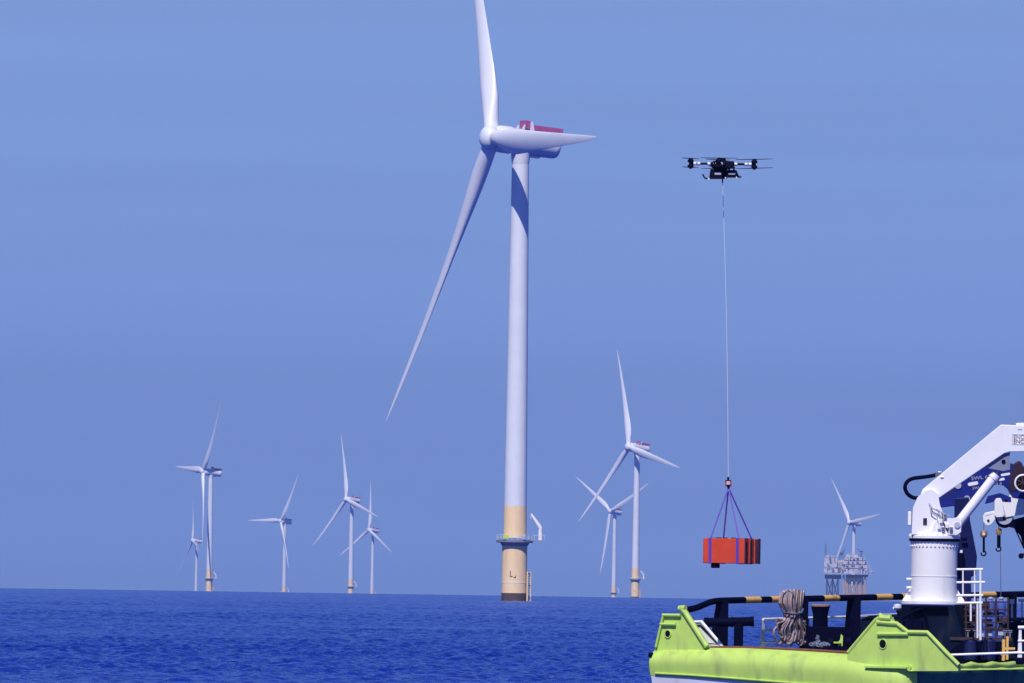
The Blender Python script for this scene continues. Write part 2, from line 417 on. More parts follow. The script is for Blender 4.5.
    cl.build('cooler', [M['helired'], M['turbine']], nco)
    # hub, blades
    hb = MB(); prof = [(2.15, -.62), (2.6, -.2), (2.95, .6), (2.9, 1.4), (2.5, 2.2), (1.8, 2.8), (.9, 3.12), (.1, 3.2)]
    hb.lathe(prof, (0, 0, 0), axis='x', n=32)
    for a in (0, 120, 240):
        d = Vector((0, math.sin(R(a)), math.cos(R(a)))); hb.cyl(d*1.0+Vector((.25, 0, 0)), d*2.75+Vector((.25, 0, 0)), 1.78, n=28)
    hbo = hb.build('hub', M['turbine'], root); hbo.location = hubp
    bme = blade_mesh()
    b0 = bme.build('blade', M['blade'], hbo); b0.location = (0.1, 0, 0)
    for a in (1, 2):
        b = b0.copy(); scene.collection.objects.link(b); b.parent = hbo; b.rotation_euler = (-R(120*a), 0, 0)
    return root
def pose(root, psi, alpha, bl=1.0):
    root.rotation_euler = (0, 0, R(psi))
    for ch in root.children:
        k = ch.name.split('.')[0]
        if k in ('transition_piece', 'platform', 'davit_crane', 'boat_landing'): ch.rotation_euler = (0, 0, -R(psi))
        if k == 'hub':
            for b_ in ch.children: b_.scale = (1, 1, bl)
            ch.rotation_euler = (Matrix.Rotation(-TILT, 3, 'Y') @ Matrix.Rotation(-R(alpha), 3, 'X')).to_euler()
def solve(V, Rpx):
    best = None
    for s in np.linspace(.84, 1.0, 17):
        D = np.linspace(2000, 32000, 30001)
        v = FPX*((HUB*s - CAMH - D**2/(2*RE))/D + DIP)
        i = np.argmin(abs(v-V)); rp = FPX*RB*s/D[i]
        e = abs(rp-Rpx) + 18*(1-s)
        if best is None or e < best[0]: best = (e, s, D[i], rp)
    return best[1:]
GW = 'wind turbines standing in the sea'
spots = [  # base px, visible hub height, blade px, psi, alpha, label
    (514.0, 457.5, 329, 200.5, 91.3, 'nearest and tallest white wind turbine, with cream yellow base and top blade cut off'),
    (635.0, 150.7, 100, 214, 102, 'wind turbine with yellow base right of the nearest one, second largest in view'),
    (209.0, 119.8, 84, 198, 33, 'yellow based wind turbine at far left, one blade hanging straight down beside its tower'),
    (350.5, 94.0, 68, 214, 105, 'larger of the close pair of distant wind turbines left of the nearest turbine'),
    (613.6, 86.0, 58, 222, 63, 'distant wind turbine with two blades raised in a V, beside the second largest turbine'),
    (853.0, 78.4, 45, 214, 81, 'pale distant wind turbine rising behind the offshore substation'),
    (284.0, 71.4, 46, 214, 30, 'distant wind turbine standing alone with one blade level to the left and one hanging down'),
    (372.0, 63.8, 42, 218, 117, 'smaller, fainter one of the close pair of wind turbines left of the nearest turbine'),
    (196.0, 50.6, 38, 196, 105, 'smallest and faintest wind turbine at the far left of the row'),
]
proto = make_turbine()
for i, (px, V, rp, psi, al, lab) in enumerate(spots):
    s, D, r_ = solve(V, rp)
    o = proto if i == 0 else copy_tree(proto)
    g = at(px, 588.2+.015*px, D); o.location = (g.x, D, -(D*D+g.x**2)/(2*RE)); o.scale = (s, s, s)
    pose(o, psi, al, 1.0 if i == 0 else (.95 if px == 209.0 else (.90 if px in (372.0, 853.0) else .93))); tag(o, lab, 'wind turbine', GW)
    print('turbine', px, 'D', round(D), 's', round(s, 2), 'Rpx', round(r_), 'want', rp)

# ------------------------------------------------------------------ offshore substation
def substation():
    D = 20500.0; u = D/FPX; zs = -(D*D)/(2*RE)
    base = at(846, 600.9, D); root = empty('offshore_substation', (base.x, D, zs), 0,
        'large pale offshore substation on yellow lattice legs, far away at the right beyond the ship', 'substation')
    # px -> local
    def L(px, py, y=0):
        p = at(px, py, D); return Vector((p.x-base.x, y, p.z-zs))
    def bx(b, x0, y0, x1, y1, dep=24, yc=0, m=0):
        a, c = L(x0, y0), L(x1, y1); b.box(((a.x+c.x)/2, yc, (a.z+c.z)/2), (abs(c.x-a.x), dep, abs(c.z-a.z)), m=m)
    b = MB(); bx(b, 824, 557, 837, 567, 22); bx(b, 823.5, 568.5, 837.5, 572.5, 24); bx(b, 825.5, 555.3, 829, 557, 10); bx(b, 831, 556, 835, 557, 12)
    b.build('accommodation_module', M['far'], root)
    b = MB()
    a = [L(844, 573.2, -14), L(867, 573.2, -14), L(867, 566, -14), L(865, 560, -14), L(861, 557, -14), L(845, 557, -14), L(842.5, 562, -14), L(842.5, 570, -14)]
    b.prism(a, (0, 28, 0)); bx(b, 846, 554.5, 858, 557, 18)
    for y in (560, 564, 568): bx(b, 844, y, 866, y+.25, 29.5, m=1)
    for x in (848, 853, 858, 862): bx(b, x, 558.5, x+.2, 573, 28.8, m=1)
    b.build('transformer_module', [M['far'], M['steelgrey']], root)
    b = MB()
    for k in range(46):
        x = rng.uniform(824, 867); top_ = 557 if x < 838 else (561 if x < 846 or x > 862 else 556.5)
        y = rng.uniform(top_-2.2, 572); w_ = rng.uniform(.5, 2.2); h_ = rng.uniform(.4, 1.6); bx(b, x, y, x+w_, y+h_, 5, -13.5, m=int(rng.integers(0, 2)))
    for k in range(14):
        x = rng.uniform(824, 866); b.cyl(L(x, 557, -8), L(x, 553.5+rng.uniform(-1.5, 2), -8), .22, n=5, m=1)
    for y, x0, x1 in ((555.5, 824, 838), (553.6, 846, 860), (572.2, 838, 873)):
        b.cyl(L(x0, y, -13), L(x1, y, -13), .16, n=5)
    b.build('pipework', [M['far'], M['steelgrey']], root)
    b = MB(); bx(b, 823, 573.3, 873, 574.4, 34); bx(b, 836.5, 560, 843.5, 573, 12); bx(b, 866, 571.6, 874, 572.2, 26)
    b.build('main_deck', M['far'], root)
    b = MB(); bx(b, 825, 574.5, 841, 579, 24); bx(b, 846, 574.5, 863, 582, 26); bx(b, 863, 574.5, 868, 577, 20)
    b.build('cable_deck', M['fardark'], root)
    b = MB()
    def truss(x0, x1, y0, y1, cols, yc, m):
        xs = np.linspace(x0, x1, cols)
        for x in xs: b.cyl(L(x, y0, yc), L(x+(.3 if x > (x0+x1)/2 else -.3), y1+8, yc), .7, n=6, m=m)
        for i in range(cols-1):
            b.cyl(L(xs[i], y0, yc), L(xs[i+1], y1, yc), .6, n=6, m=m); b.cyl(L(xs[i+1], y0, yc), L(xs[i], y1, yc), .38, n=6, m=m)
            b.cyl(L(xs[i], y1-1, yc), L(xs[i+1], y1-1, yc), .35, n=6, m=m)
    for yc in (-10, 10):
        b = MB(); truss(827, 838, 579, 599, 3, yc, 1); truss(845, 863, 580, 600, 5, yc, 0)
        b.build('jacket', [M['faryellow'], M['fardark']], root)
    b = MB()
    for x in (843.5, 847, 860, 865): b.cyl(L(x, 575, -11), L(x, 612, -11), 1.1, n=8)
    b.build('cable_riser', M['faryellow'], root)
    b = MB()
    for dx, dy in ((-1, -1), (1, -1), (-1, 1), (1, 1)):
        p = L(825.5, 556); b.cyl(p+Vector((dx, dy, 0)), p+Vector((dx*.7, dy*.7, 15.5)), .16, n=5)
    for k in range(7):
        z = 1.8*k+1; s = 1 if k % 2 else -1; p = L(825.5, 556)
        b.cyl(p+Vector((-s, -1, z)), p+Vector((s, -1, z+1.8)), .14, n=5); b.box(p+Vector((0, 0, z+1)), (2.2, 2, .3))
    b.build('lattice_mast', M['fardark'], root)
    b = MB()
    for x, y in ((841, 552), (843, 549), (839.5, 553.5)): b.cyl(L(x, 560), L(x, y), .3, n=5)
    b.box(L(841.5, 553.5), (3.5, 3, 2.2)); b.cyl(L(841, 556), L(845.5, 549), .4, n=5)
    b.cyl(L(861, 558, -6), L(861, 552, -6), .5, n=6); b.box(L(861, 551.5, -6), (4.2, 3, 1.5)); b.box(L(862, 554, -6), (3.2, 3, .8)); b.box(L(858.5, 549.5, -6), (1.5, 2, 1.2))
    b.build('deck_crane', M['fardark'], root)
    b = MB(); b.cyl(L(864, 557, 4), L(873, 573.5, 4), .5, n=6); b.cyl(L(861, 558, 4), L(869, 573.5, 4), .4, n=6); b.cyl(L(866, 561, 4), L(865, 573, 4), .4, n=6)
    b.cyl(L(842, 560, -13), L(842, 574, -13), .4, n=5); b.cyl(L(839, 560, -13), L(839, 574, -13), .4, n=5)
    b.build('stair_tower', M['far'], root)
substation()

# ------------------------------------------------------------------ ship frame
TH = R(58)
P0 = at(650, 660, 500.0); SO = Vector((P0.x, P0.y, 0))
SRot = Matrix.Rotation(TH, 3, 'Z'); SInv = SRot.transposed()
U = 500/FPX                              # metres per pixel there
def w2s(w): return SInv @ (Vector(w)-SO)
def S_T(T, px, py):                      # point on the fore-and-aft plane T metres to starboard
    n = SRot @ Vector((0, 1, 0)); d = ray(px, py); o = Vector((0, 0, CAMH))
    k = ((SO + n*(-T)) - o).dot(n)/d.dot(n); return w2s(o+d*k)
def S_F(F, px, py):                      # point on the athwartships plane F metres forward
    n = SRot @ Vector((1, 0, 0)); d = ray(px, py); o = Vector((0, 0, CAMH))
    k = ((SO + n*F) - o).dot(n)/d.dot(n); return w2s(o+d*k)
TS = -S_F(0, 908, 668).y                 # beam
ZD = S_F(0, 655, 648).z - .10            # deck height
print('beam', TS, 'deck z', ZD, 'px', U)
LEN = 30.0

# vessel ---------------------------------------------------------------
vessel = empty('work_vessel', SO, TH, 'lime green and white work ship seen from its stern, at lower right', 'ship')
hull = MB()
# plan outline (F, port+): stern, side, bow
plan = [(.0, -.05), (.0, -TS+.35), (2.0, -TS+.25), (LEN*.7, -TS+.25), (LEN*.92, -TS*.72), (LEN, -TS*.5), (LEN*.92, -TS*.28), (LEN*.7, -.25)]
def ring(sc, z, push=0): return [Vector((LEN*.5+(f-LEN*.5)*sc+(push if i_ < 2 else 0), -TS*.5+(p+TS*.5)*sc, z-(.5 if z > ZD-.2 and p < -TS*.6 else 0))) for i_, (f, p) in enumerate(plan)]
zs_ = [(-1.6, .86, 1), (.25, .985, 1), (.45, .985, 1), (ZD-.72, 1.0, 0), (ZD-.70, 1.0, .5), (ZD-.02, 1.0, .5)]
for i in range(len(zs_)-1):
    a, b_ = ring(zs_[i][1], zs_[i][0], zs_[i][2]*(i > 2)), ring(zs_[i+1][1], zs_[i+1][0], zs_[i+1][2]*(i > 1)); n = len(a)
    hull.add(a+b_, [(k, (k+1) % n, n+(k+1) % n, n+k) for k in range(n)], 1 if i < 1 else 0)
hull.add(ring(.86, -1.6), [tuple(range(len(plan)))], 1)
hull.build('hull', [M['shipwhite'], M['navy']], vessel)
dk = MB(); dk.prism(ring(1.0, ZD-.05, .5), (0, 0, .05)); dk.build('deck', M['deck'], vessel)
# stern belting: big half-round steel band along the transom, tapering upright face below
sb = MB()
secp = []
def belt_sec(px, ytop, ybot, n=12):
    """cross section in the (F,z) plane at a transom pixel"""
    a = S_F(0, px, ytop); c = S_F(0, px, ybot); h = a.z-c.z; out_ = []
    for k in range(n+1):
        q = k/n
        bul = .50*math.sin(min(q*1.8, 1)*math.pi/2)**.7 if q < .56 else .50-.075*((q-.56)/.44)**1.5
        out_.append(Vector((-bul+.42, a.y, a.z - h*(q**1.15))))
    out_.append(Vector((.5, a.y, c.z))); out_.append(Vector((.5, a.y, a.z)))
    return out_
cols = [(646.5, 655.5, 672.5, .35), (648, 650.5, 674.8, .75), (651, 648, 675.4, 1), (668, 647, 676.2, 1), (690, 646.6, 677.6, 1), (740, 646.8, 681.3, 1), (800, 650, 686, 1), (848, 653, 690, 1), (867, 655, 700, 1), (898, 657, 712, 1), (905, 660, 714, .8), (908.5, 666, 716, .4)]
secs = []
for px, a, b_, k in cols:
    s_ = belt_sec(px, a, b_); secs.append([Vector((.42+(v.x-.42)*k if v.x < .42 else v.x, v.y, v.z)) for v in s_])
n = len(secs[0]); vs = [v for s_ in secs for v in s_]; fs = []
for i in range(len(secs)-1):
    for k in range(n):
        l = (k+1) % n; fs.append((i*n+k, i*n+l, i*n+n+l, i*n+n+k))
fs += [tuple(range(n)), tuple(range((len(secs)-1)*n, len(secs)*n))]
sb.add(vs, fs, 0, True)
# weld seam / lower moulding
def face(px, py, out_=.10):              # on the outer face of the belting
    p = S_F(-.08-out_, px, py); return p
sb.tube([face(px, py, -.03) for px, py in ((655, 673.2), (690, 675), (740, 678.8), (800, 683.5), (866, 688))], .03, 8)
sb.build('stern_belting', M['green'], vessel)
rs = MB(); rs.tube([S_F(.35, px, py)+Vector((0, 0, 0)) for px, py in ((698, 647.2), (742, 647.6), (780, 648.8), (815, 650.6), (850, 652.6))], .045, 8)
rs.build('deck_edge_bar', M['rust'], vessel)
st = MB(); st.box(S_F(.2, 680, 688), (.03, .10, .5)); st.build('rust_streak', mat('rust run', (.55, .25, .08), .7, var=.3, scale=6), vessel)
ft = MB(); ft.box(S_F(-.02, 650.8, 655), (.12, .1, .14)); ft.build('fitting', M['navy'], vessel)

# port stern horn
def plate_F(b, F, pts, th, m=0, holes=None): b.prism([S_F(F, *p) for p in pts], (th, 0, 0), m)
hp = MB()
plate_F(hp, .18, [(654.5, 652), (661.3, 624), (664, 614.2), (681, 613.4), (684, 608), (708.5, 647.5), (700, 650)], .12)
for x0, x1, y in ((662.5, 680.5, 615), (660.3, 675.5, 624)):
    hp.tube([S_F(.12, x0, y), S_F(.12, x1, y+.3)], .045, 8)
hp.tube([S_F(.12, 655.8, 647), S_F(.12, 661, 624), S_F(.12, 663.5, 614.5)], .035, 8)
hp.tube([S_F(.15, 681.2, 607.5), S_F(.15, 684.5, 611.5), S_F(.15, 705, 643.5), S_F(.15, 707, 646.5)], .085, 12)
hp.cyl(S_F(.15, 679.2, 608.5), S_F(.15, 685.8, 607.8), .085, n=12)
hp.build('bulwark_horn', M['green'], vessel, bevel=0)
def hawse(px, py, F, w, h):
    b = MB(); c = S_F(F, px, py); pts = []
    for k in range(20):
        q = 2*math.pi*k/20; pts.append(c+Vector((0, math.cos(q)*w, math.sin(q)*h)))
    b.tube(pts, .02, 8, closed=True, m=1); b.prism([p+Vector((-.012, 0, 0)) for p in pts], (.1, 0, 0))
    b.build('hawse_hole', [M['black'], M['green']], vessel)
hawse(667.8, 633.8, .16, .10, .115)
# starboard stern horn
h2 = MB(); F2 = .05
pts2 = [(847, 652.5), (856, 643), (875.5, 620), (879.5, 617.2), (891, 617), (892, 620.5), (898, 623.5), (908.5, 632.2), (927.5, 632.6), (932, 637), (959, 665), (958, 671), (848, 671)]
plate_F(h2, F2, pts2, .14)
ed = [(848, 652.5), (856, 643), (875.5, 620), (880, 617), (891, 616.6)]
h2.tube([S_F(F2+.02, *p) for p in ed], .055, 8)
h2.tube([S_F(F2-.02, *p) for p in [(877, 622), (897, 623.5), (908, 632), (927.5, 632.4), (932, 637), (945, 651), (959, 665)]], .06, 8)
h2.tube([S_F(F2-.04, 877.5, 634), S_F(F2-.04, 908, 634)], .055, 8)
h2.tube([S_F(F2-.02, 880, 617.5), S_F(F2-.02, 891, 618.5)], .08, 8)
h2.cyl(S_F(F2-.02, 879.5, 614.2), S_F(F2-.02, 882.5, 617), .06, n=8)
h2.box(S_F(F2-.06, 887, 667.2), (.2, 41*U/math.sin(TH), .055))
h2.build('bulwark_horn', M['green'], vessel)
hawse(882.8, 644, F2-.01, .125, .14)
# starboard side: bright rolled cap, sloping side under it, its shade put into dark green
cap = MB(); pth = []
for i in range(26):
    px = 908 + i*7.0; fr = i/25
    py = 667.6 - 3.2*min(1, fr*1.6) + .55*math.sin(i*1.9) + .35*math.sin(i*4.1)
    pth.append(S_T(TS+.02, px, py))
cap.tube(pth, [.085+.02*math.sin(i*2.3) for i in range(26)], 10)
cap.prism([pth[0]+Vector((0, .10, .0)), pth[-1]+Vector((0, .10, 0)), pth[-1]+Vector((0, -.02, -.10)), pth[0]+Vector((0, -.02, -.10))], (0, -.1, 0))
cap.build('bulwark_cap', M['green'], vessel)
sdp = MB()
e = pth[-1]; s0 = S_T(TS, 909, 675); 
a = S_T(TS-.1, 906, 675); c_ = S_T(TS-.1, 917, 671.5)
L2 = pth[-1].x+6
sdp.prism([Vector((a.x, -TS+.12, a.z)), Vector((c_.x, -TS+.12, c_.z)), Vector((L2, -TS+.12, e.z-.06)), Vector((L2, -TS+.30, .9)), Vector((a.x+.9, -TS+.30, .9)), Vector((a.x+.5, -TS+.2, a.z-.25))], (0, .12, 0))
sdp.build('side_plating', M['greenshade'], vessel)
cp2 = MB(); cp2.prism([Vector((.42, -.1, ZD)), Vector((.42, -.1, ZD+.05)), Vector((LEN*.7, -.1, ZD+.05)), Vector((LEN*.7, -.1, ZD))], (0, -.15, 0)); cp2.build('deck_coaming', M['green'], vessel)

# white folded stay bracket beside the port horn
br = MB()
q = [(692.5, 622.2), (701.3, 621.5), (722.5, 646.5)]
br.tube([S_F(.75, *p) for p in q], .05, 8); br.tube([S_F(.75, 722.5, 646.3), S_F(.75, 700, 647)], .04, 8)
br.build('bracket_frame', M['white'], vessel)
br = MB(); br.prism([S_F(.75, *p) for p in ((695, 624), (701, 623.5), (720, 645), (704, 645.5))], (.04, 0, 0)); br.build('bracket_panel', M['white'], vessel)
br = MB(); br.tube([S_F(.72, 696.5, 625.5), S_F(.72, 700, 625), S_F(.72, 717.5, 643.2), S_F(.72, 704, 644)], .022, 6); br.build('bracket_seal', M['navy'], vessel)

# cargo rail along the port side
rail = MB(); RT = .35
yl = lambda px: 600.6 - (px-722)*.0215
pa = [(686, 610), (692, 608.9), (699, 606.8), (708, 603), (714, 601.3), (722, 600.6)]
rail.tube(smooth([S_T(RT, *p) for p in pa], 3) + [S_T(RT, 760+k*40, yl(760+k*40)) for k in range(8)], .095, 12)
rail_o = rail.build('cargo_rail', M['navy'], vessel)
for i, (x0, x1) in enumerate([(744, 759), (770, 783), (822.5, 837.5), (875, 890.5), (901, 914), (979, 994)]):
    b = MB(); b.cyl(S_T(RT, x0, yl(x0)), S_T(RT, x1, yl(x1)), .099, n=14); b.build('yellow_band', M['yellow'], rail_o)
def post(x0, x1, yb, flare):
    b = MB(); xc = (x0+x1)/2; top = S_T(RT, xc, yl(xc)); bot = S_T(RT, xc, yb); w = (x1-x0)*U
    ax = SInv @ Vector((1, 0, 0))
    def q(dx, z): v = Vector((top.x, top.y, z)) + ax*dx; return v
    dep = SInv @ Vector((0, .30, 0)); o_ = SInv @ Vector((0, -.15, 0))
    b.prism([q(-w/2, top.z)+o_, q(w/2, top.z)+o_, q(w/2, bot.z-.15)+o_, q(-w/2-flare*U, bot.z-.15)+o_, q(-w/2-flare*U, bot.z+.25)+o_, q(-w/2-flare*U*.3, top.z-.35)+o_], dep)
    b.build('rail_post', M['navy'], vessel, bevel=.01)
post(716.5, 728.5, 646, 5.5); post(800, 808.5, 648, 0); post(847.5, 861, 650, 3.5); post(1009, 1017, 652, 0)

# mooring roller
def ship_thing(name, label, cat, T, px, py, group=None):
    p = S_T(T, px, py); w = SO + SRot @ p
    return empty(name, w, 0, label, cat, group), w
Yat = lambda T, px: (SO + SRot @ S_T(T, px, 640)).y
t, w = ship_thing('mooring_roller', 'dark horizontal mooring roller drum on an upright post beside the first rail post', 'mooring roller', 1.2, 738, 648)
Y = w.y
C = lambda px, py, dy=0: at(px, py, Y+dy)-Vector(t_loc)
t_loc = w
b = MB(); b.cyl(C(708, 622.5), C(751, 621.5), .135, n=20); b.cyl(C(750.5, 621.5), C(754, 621.4), .15, n=20); b.cyl(C(704, 622.6), C(708.5, 622.5), .15, n=20)
b.cyl(C(731, 622), C(733, 622), .155, n=20); b.build('drum', M['navy'], t)
b = MB(); b.box((C(738.5, 636)), (.27, .27, .75), bev=.03); b.box(C(738.5, 647), (.6, .5, .06)); b.box(C(715, 636), (.16, .2, .75)); b.build('pedestal', M['navy'], t)

# white guard rail on the port side of the stern
t, w = ship_thing('guard_rail', 'thin white guard rail standing on the stern deck behind the coiled rope', 'railing', .05, 762, 648); t_loc = w; Y = w.y
C = lambda px, py, dy=0: SO + SRot @ S_T(.03, px, py) - t_loc
b = MB(); b.prism([C(760.5, 649), C(765, 649), C(764.5, 619), C(762.3, 619)], (0, .06, 0))
for x in (868, 905): b.cyl(C(x, 648), C(x, 618.6-(x-762)*.03), .03, n=8)
b.cyl(C(756, 639), C(763, 639.4), .02, n=6); b.cyl(C(757, 638.3), C(757, 640), .03, n=6)
b.build('post', M['white'], t)
for y0 in (619.3, 630, 642):
    b = MB(); b.cyl(C(763, y0), C(908, y0-4.2 if y0 < 640 else y0-2), .033 if y0 > 620 else .04, n=8); b.build('bar', M['white'], t)
C = lambda px, py, dy=0: at(px, py, Y+dy)-Vector(t_loc)

# coiled mooring rope hung over the rail
t, w = ship_thing('mooring_rope', 'bundle of pale brown mooring rope hung over the striped rail, tied at its waist', 'rope', RT, 792, 648); t_loc = w; Y = w.y
C = lambda px, py, dy=0: at(px, py, (SO + SRot @ S_T(RT, px, 600)).y+dy)-Vector(t_loc)    # follows the rail it hangs on
b = MB()
for k in range(42):
    u = ((k*0.61803) % 1); x0 = 780.5+23*u; dxb = -.2+random.uniform(-.1, .1)
    xw = 785+17*u; xb = 779.5+29*u+random.uniform(-1.5, 1.5)
    yb = 645.5-random.uniform(0, 14)*(1 if k % 3 else .2); fr = -random.uniform(.10, .26); bk = random.uniform(.10, .24)
    sw = random.uniform(-2.0, 2.0)
    P = []
    top = 592.5-2.2*math.sin((x0-780)/25*math.pi)+random.uniform(-.4, .8)
    half = random.uniform(1.0, 5.0)
    P = [C(xb-half*.5, yb-4, fr*.6), C(xb-half*1.1, yb-14, fr), C(xw-half*.4+sw*.3, 621, fr*1.1), C(xw-half*.3, 613, fr*.75), C(x0-half*.3, 603, fr*1.0), C(x0, top+1.5, fr*.55), C(x0+.6, top, 0), C(x0+.8, top+1.8, bk*.6), C(x0+1, 603, bk), C(xw+1, 613, bk*.9), C(xw+half*.8, 621, bk*.6 if k % 2 else fr*.8), C(xb+half*1.1, yb-13, fr*.7), C(xb+half*.8, yb-4, fr*.8), C(xb+.5, yb, fr*.8)]
    # Catmull-Rom smoothing
    Q = []; N = len(P)
    for i in range(N):
        p0, p1, p2, p3 = P[(i-1) % N], P[i], P[(i+1) % N], P[(i+2) % N]
        for s_ in (0, .33, .66):
            Q.append(.5*((2*p1)+(p2-p0)*s_+(2*p0-5*p1+4*p2-p3)*s_*s_+(3*p1-p0-3*p2+p3)*s_**3))
    b.tube(Q, random.uniform(.024, .034), 7, closed=True, m=(0, 1, 0, 2, 0, 1)[k % 6])
b.build('coil', [M['rope'], mat('darker rope strand', (.22, .16, .17), .9, var=.35, scale=12), mat('bleached rope strand', (.66, .55, .54), .9, var=.25, scale=12)], t)
b = MB(); b.tube([C(781.5, 608, -.2), C(784, 612.5, -.3), C(793, 614.3, -.36), C(801, 612.8, -.3), C(803, 609, -.2), C(804, 617, -.1)], .026, 7)
b.tube([C(783.5, 613, -.25), C(793, 614.9, -.33), C(802.5, 613, -.27), C(801, 613, .22), C(793, 613.5, .28), C(786, 613, .22)], .026, 7, closed=True)
b.build('lashing', M['lash'], t)
b = MB(); b.tube([C(781, 600, -.2), C(783, 594, -.22), C(788.5, 590.3, -.12), C(793, 594, -.22), C(795.5, 601, -.3), C(795.5, 609, -.33)], .02, 7); b.build('loose_end', M['lash'], t)

C = lambda px, py, dy=0: at(px, py, Y+dy)-Vector(t_loc)
# bollard and winch gear
t, w = ship_thing('bollard', 'dark round bollard with a flared rust rimmed cap standing on a low base', 'bollard', 2.2, 820, 650); t_loc = w; Y = w.y
b = MB(); c = C(820, 640); b.lathe([(.26, 0), (.23, .15), (.22, .75), (.27, .96), (.29, .99)], (c.x, c.y, c.z), n=24)
b.build('barrel', M['navy'], t); b = MB(); b.lathe([(.29, .99), (.29, 1.03), (.2, 1.06)], (c.x, c.y, c.z), n=24); b.build('cap', mat('worn cap', (.35, .2, .15), .6, var=.3, scale=6), t)
b = MB(); a, d = C(808, 626.5), C(846, 650); b.box(((a.x+d.x)/2, .1, (a.z+C(0, 638).z)/2), (d.x-a.x, .7, abs(a.z-C(0, 638).z)), bev=.03); 
b.box(((a.x+d.x)/2, .4, (C(0, 638).z+d.z)/2), (d.x-a.x-.2, .3, abs(C(0, 638).z-d.z))); b.build('base', M['navy'], t)
t, w = ship_thing('anchor_chain', 'heap of pale chain and shackles on deck beneath the bollard', 'chain', 3.0, 818, 648); t_loc = w; Y = w.y
b = MB()
for k in range(26):
    x = 811+random.random()*17; y = 646-random.random()*5*(1-abs(x-819)/12); p = C(x, y, random.uniform(-.2, .1)); a0 = random.random()*3
    b.tube([p+Vector((.07*math.cos(q)*math.cos(a0), .07*math.cos(q)*math.sin(a0), .04*math.sin(q))) for q in np.linspace(0, 5.5, 8)], .016, 6, closed=True)
b.build('link', M['steelgrey'], t)
b = MB(); b.prism([C(815, 639), C(817, 634.5), C(819.5, 636), C(819, 640)], (0, .1, 0)); b.build('shackle', M['steel'], t)
t, w = ship_thing('deck_winch', 'low dark winch with round drums and a small green bracket, right of the chain heap', 'winch', 2.8, 838, 650); t_loc = w; Y = w.y
b = MB(); b.cyl(C(806, 644, .4), C(836, 643.6, .4), .17, n=16); b.cyl(C(828, 644), C(833, 644), .22, n=16); b.cyl(C(846, 643), C(851, 643), .2, n=16); b.box(C(829, 648), (1.3, .6, .12)); b.build('drum', M['navy'], t)
b = MB(); b.prism([C(838, 648), C(842.5, 648), C(843, 636), C(841, 634), C(840, 640), C(838, 642)], (0, .1, 0)); b.box(C(836, 642.5, -.05), (.3, .06, .05)); b.build('bracket', M['green'], t)
t, w = ship_thing('capstan_block', 'low dark machinery housing between the rail post and the crane base', 'machinery', 3.0, 866, 650); t_loc = w; Y = w.y
b = MB(); a = C(862, 650); b.prism([C(861, 652), C(861, 619), C(870, 615.5), C(903, 614), C(903, 652)], (0, .8, 0)); b.build('housing', M['teal'], t)
b = MB(); b.cyl(C(861.5, 615.4, -.1), C(900, 613.6, -.1), .02, n=6); b.build('handrail', M['grey'], t)

# ------------------------------------------------------------------ white crane
YC = 501.0
def crane_pt(Y_, loc): return lambda px, py, dy=0: at(px, py, Y_+dy)-loc
w = at(935, 652, YC); t = empty('deck_crane', w, 0, 'white hydraulic deck crane on a dark pedestal, its boom rising to the right', 'crane'); C = crane_pt(YC, w)
zc = lambda py: C(935, py).z; xc0 = C(934, 560).x
# roll-corrected centre x for upright lathes
b = MB()
sec = [(605, 897, 968), (612, 898, 970), (652, 900, 981)]
def hexring(py, x0, x1, dep): 
    a, c = C(x0, py).x, C(x1, py).x; z = zc(py); k = (c-a)*.2
    return [Vector((a, 0, z)), Vector((a+k, -dep, z)), Vector((c-k, -dep, z)), Vector((c, 0, z)), Vector((c-k, dep, z)), Vector((a+k, dep, z))]
rings = [hexring(y, a, c, .95) for y, a, c in sec]
for i in range(2): b.add(rings[i]+rings[i+1], [(k, (k+1) % 6, 6+(k+1) % 6, 6+k) for k in range(6)])
b.add(rings[0], [tuple(range(6))])
b.build('pedestal', M['teal'], t, bevel=.02)
b = MB(); b.tube([C(902, 619, -.95), C(915, 611, -1.1), C(922, 608, -1.1), C(925, 613, -1.05), C(928, 632, -1.05)], .05, 8); b.box(C(913, 628, -.98), (.6, .1, .5), bev=.02)
b.box(C(927, 606.6, -1.0), (1.2, .3, .05)); b.build('pipework', M['navy'], t)
cx = lambda py: (C(911, py).x+C(957, py).x)/2
b = MB(); z0, z1 = zc(603), zc(541)
c_ = Vector((cx(570), 0, 0)); r = 23.2*U
b.lathe([(33*U, z0-.03), (33*U, z0+.05)], c_, n=6*6)
b.lathe([(r, z0+.05), (r*1.0, zc(576.7)), (r*1.015, zc(576.65)), (r*1.015, zc(575.6)), (r, zc(575.55)), (r, z1+.02)], c_, n=48)
for k in range(4):                       # gussets
    a = math.pi*(.03, .97, .62, .38)[k]; d = Vector((math.cos(a), math.sin(a), 0)); sx = Vector((-d.y, d.x, 0))*.03
    p = [c_+d*(r-.03)+Vector((0, 0, z0+.05)), c_+d*(31.5*U)+Vector((0, 0, z0+.05)), c_+d*(30*U)+Vector((0, 0, z0+.13)), c_+d*(r-.02)+Vector((0, 0, z0+.46))]
    b.prism([v-sx for v in p], sx*2)
for k in range(36):                      # bolt heads round the top
    a = 2*math.pi*k/36; p = c_+Vector((math.cos(a)*r*1.0, math.sin(a)*r*1.0, zc(546))); b.tube([p, p+Vector((math.cos(a)*.035, math.sin(a)*.035, 0))], .028, 6)
    b.tube([p+Vector((0, 0, .03)), p+Vector((math.cos(a)*.02, math.sin(a)*.02, .16))], .015, 5)
b.build('column', M['white'], t)
b = MB(); b.lathe([(r*1.03, zc(541.5)), (r*1.1, zc(541)), (r*1.1, zc(539.2)), (r*1.02, zc(539))], c_, n=48); b.build('slew_ring', M['navy'], t)
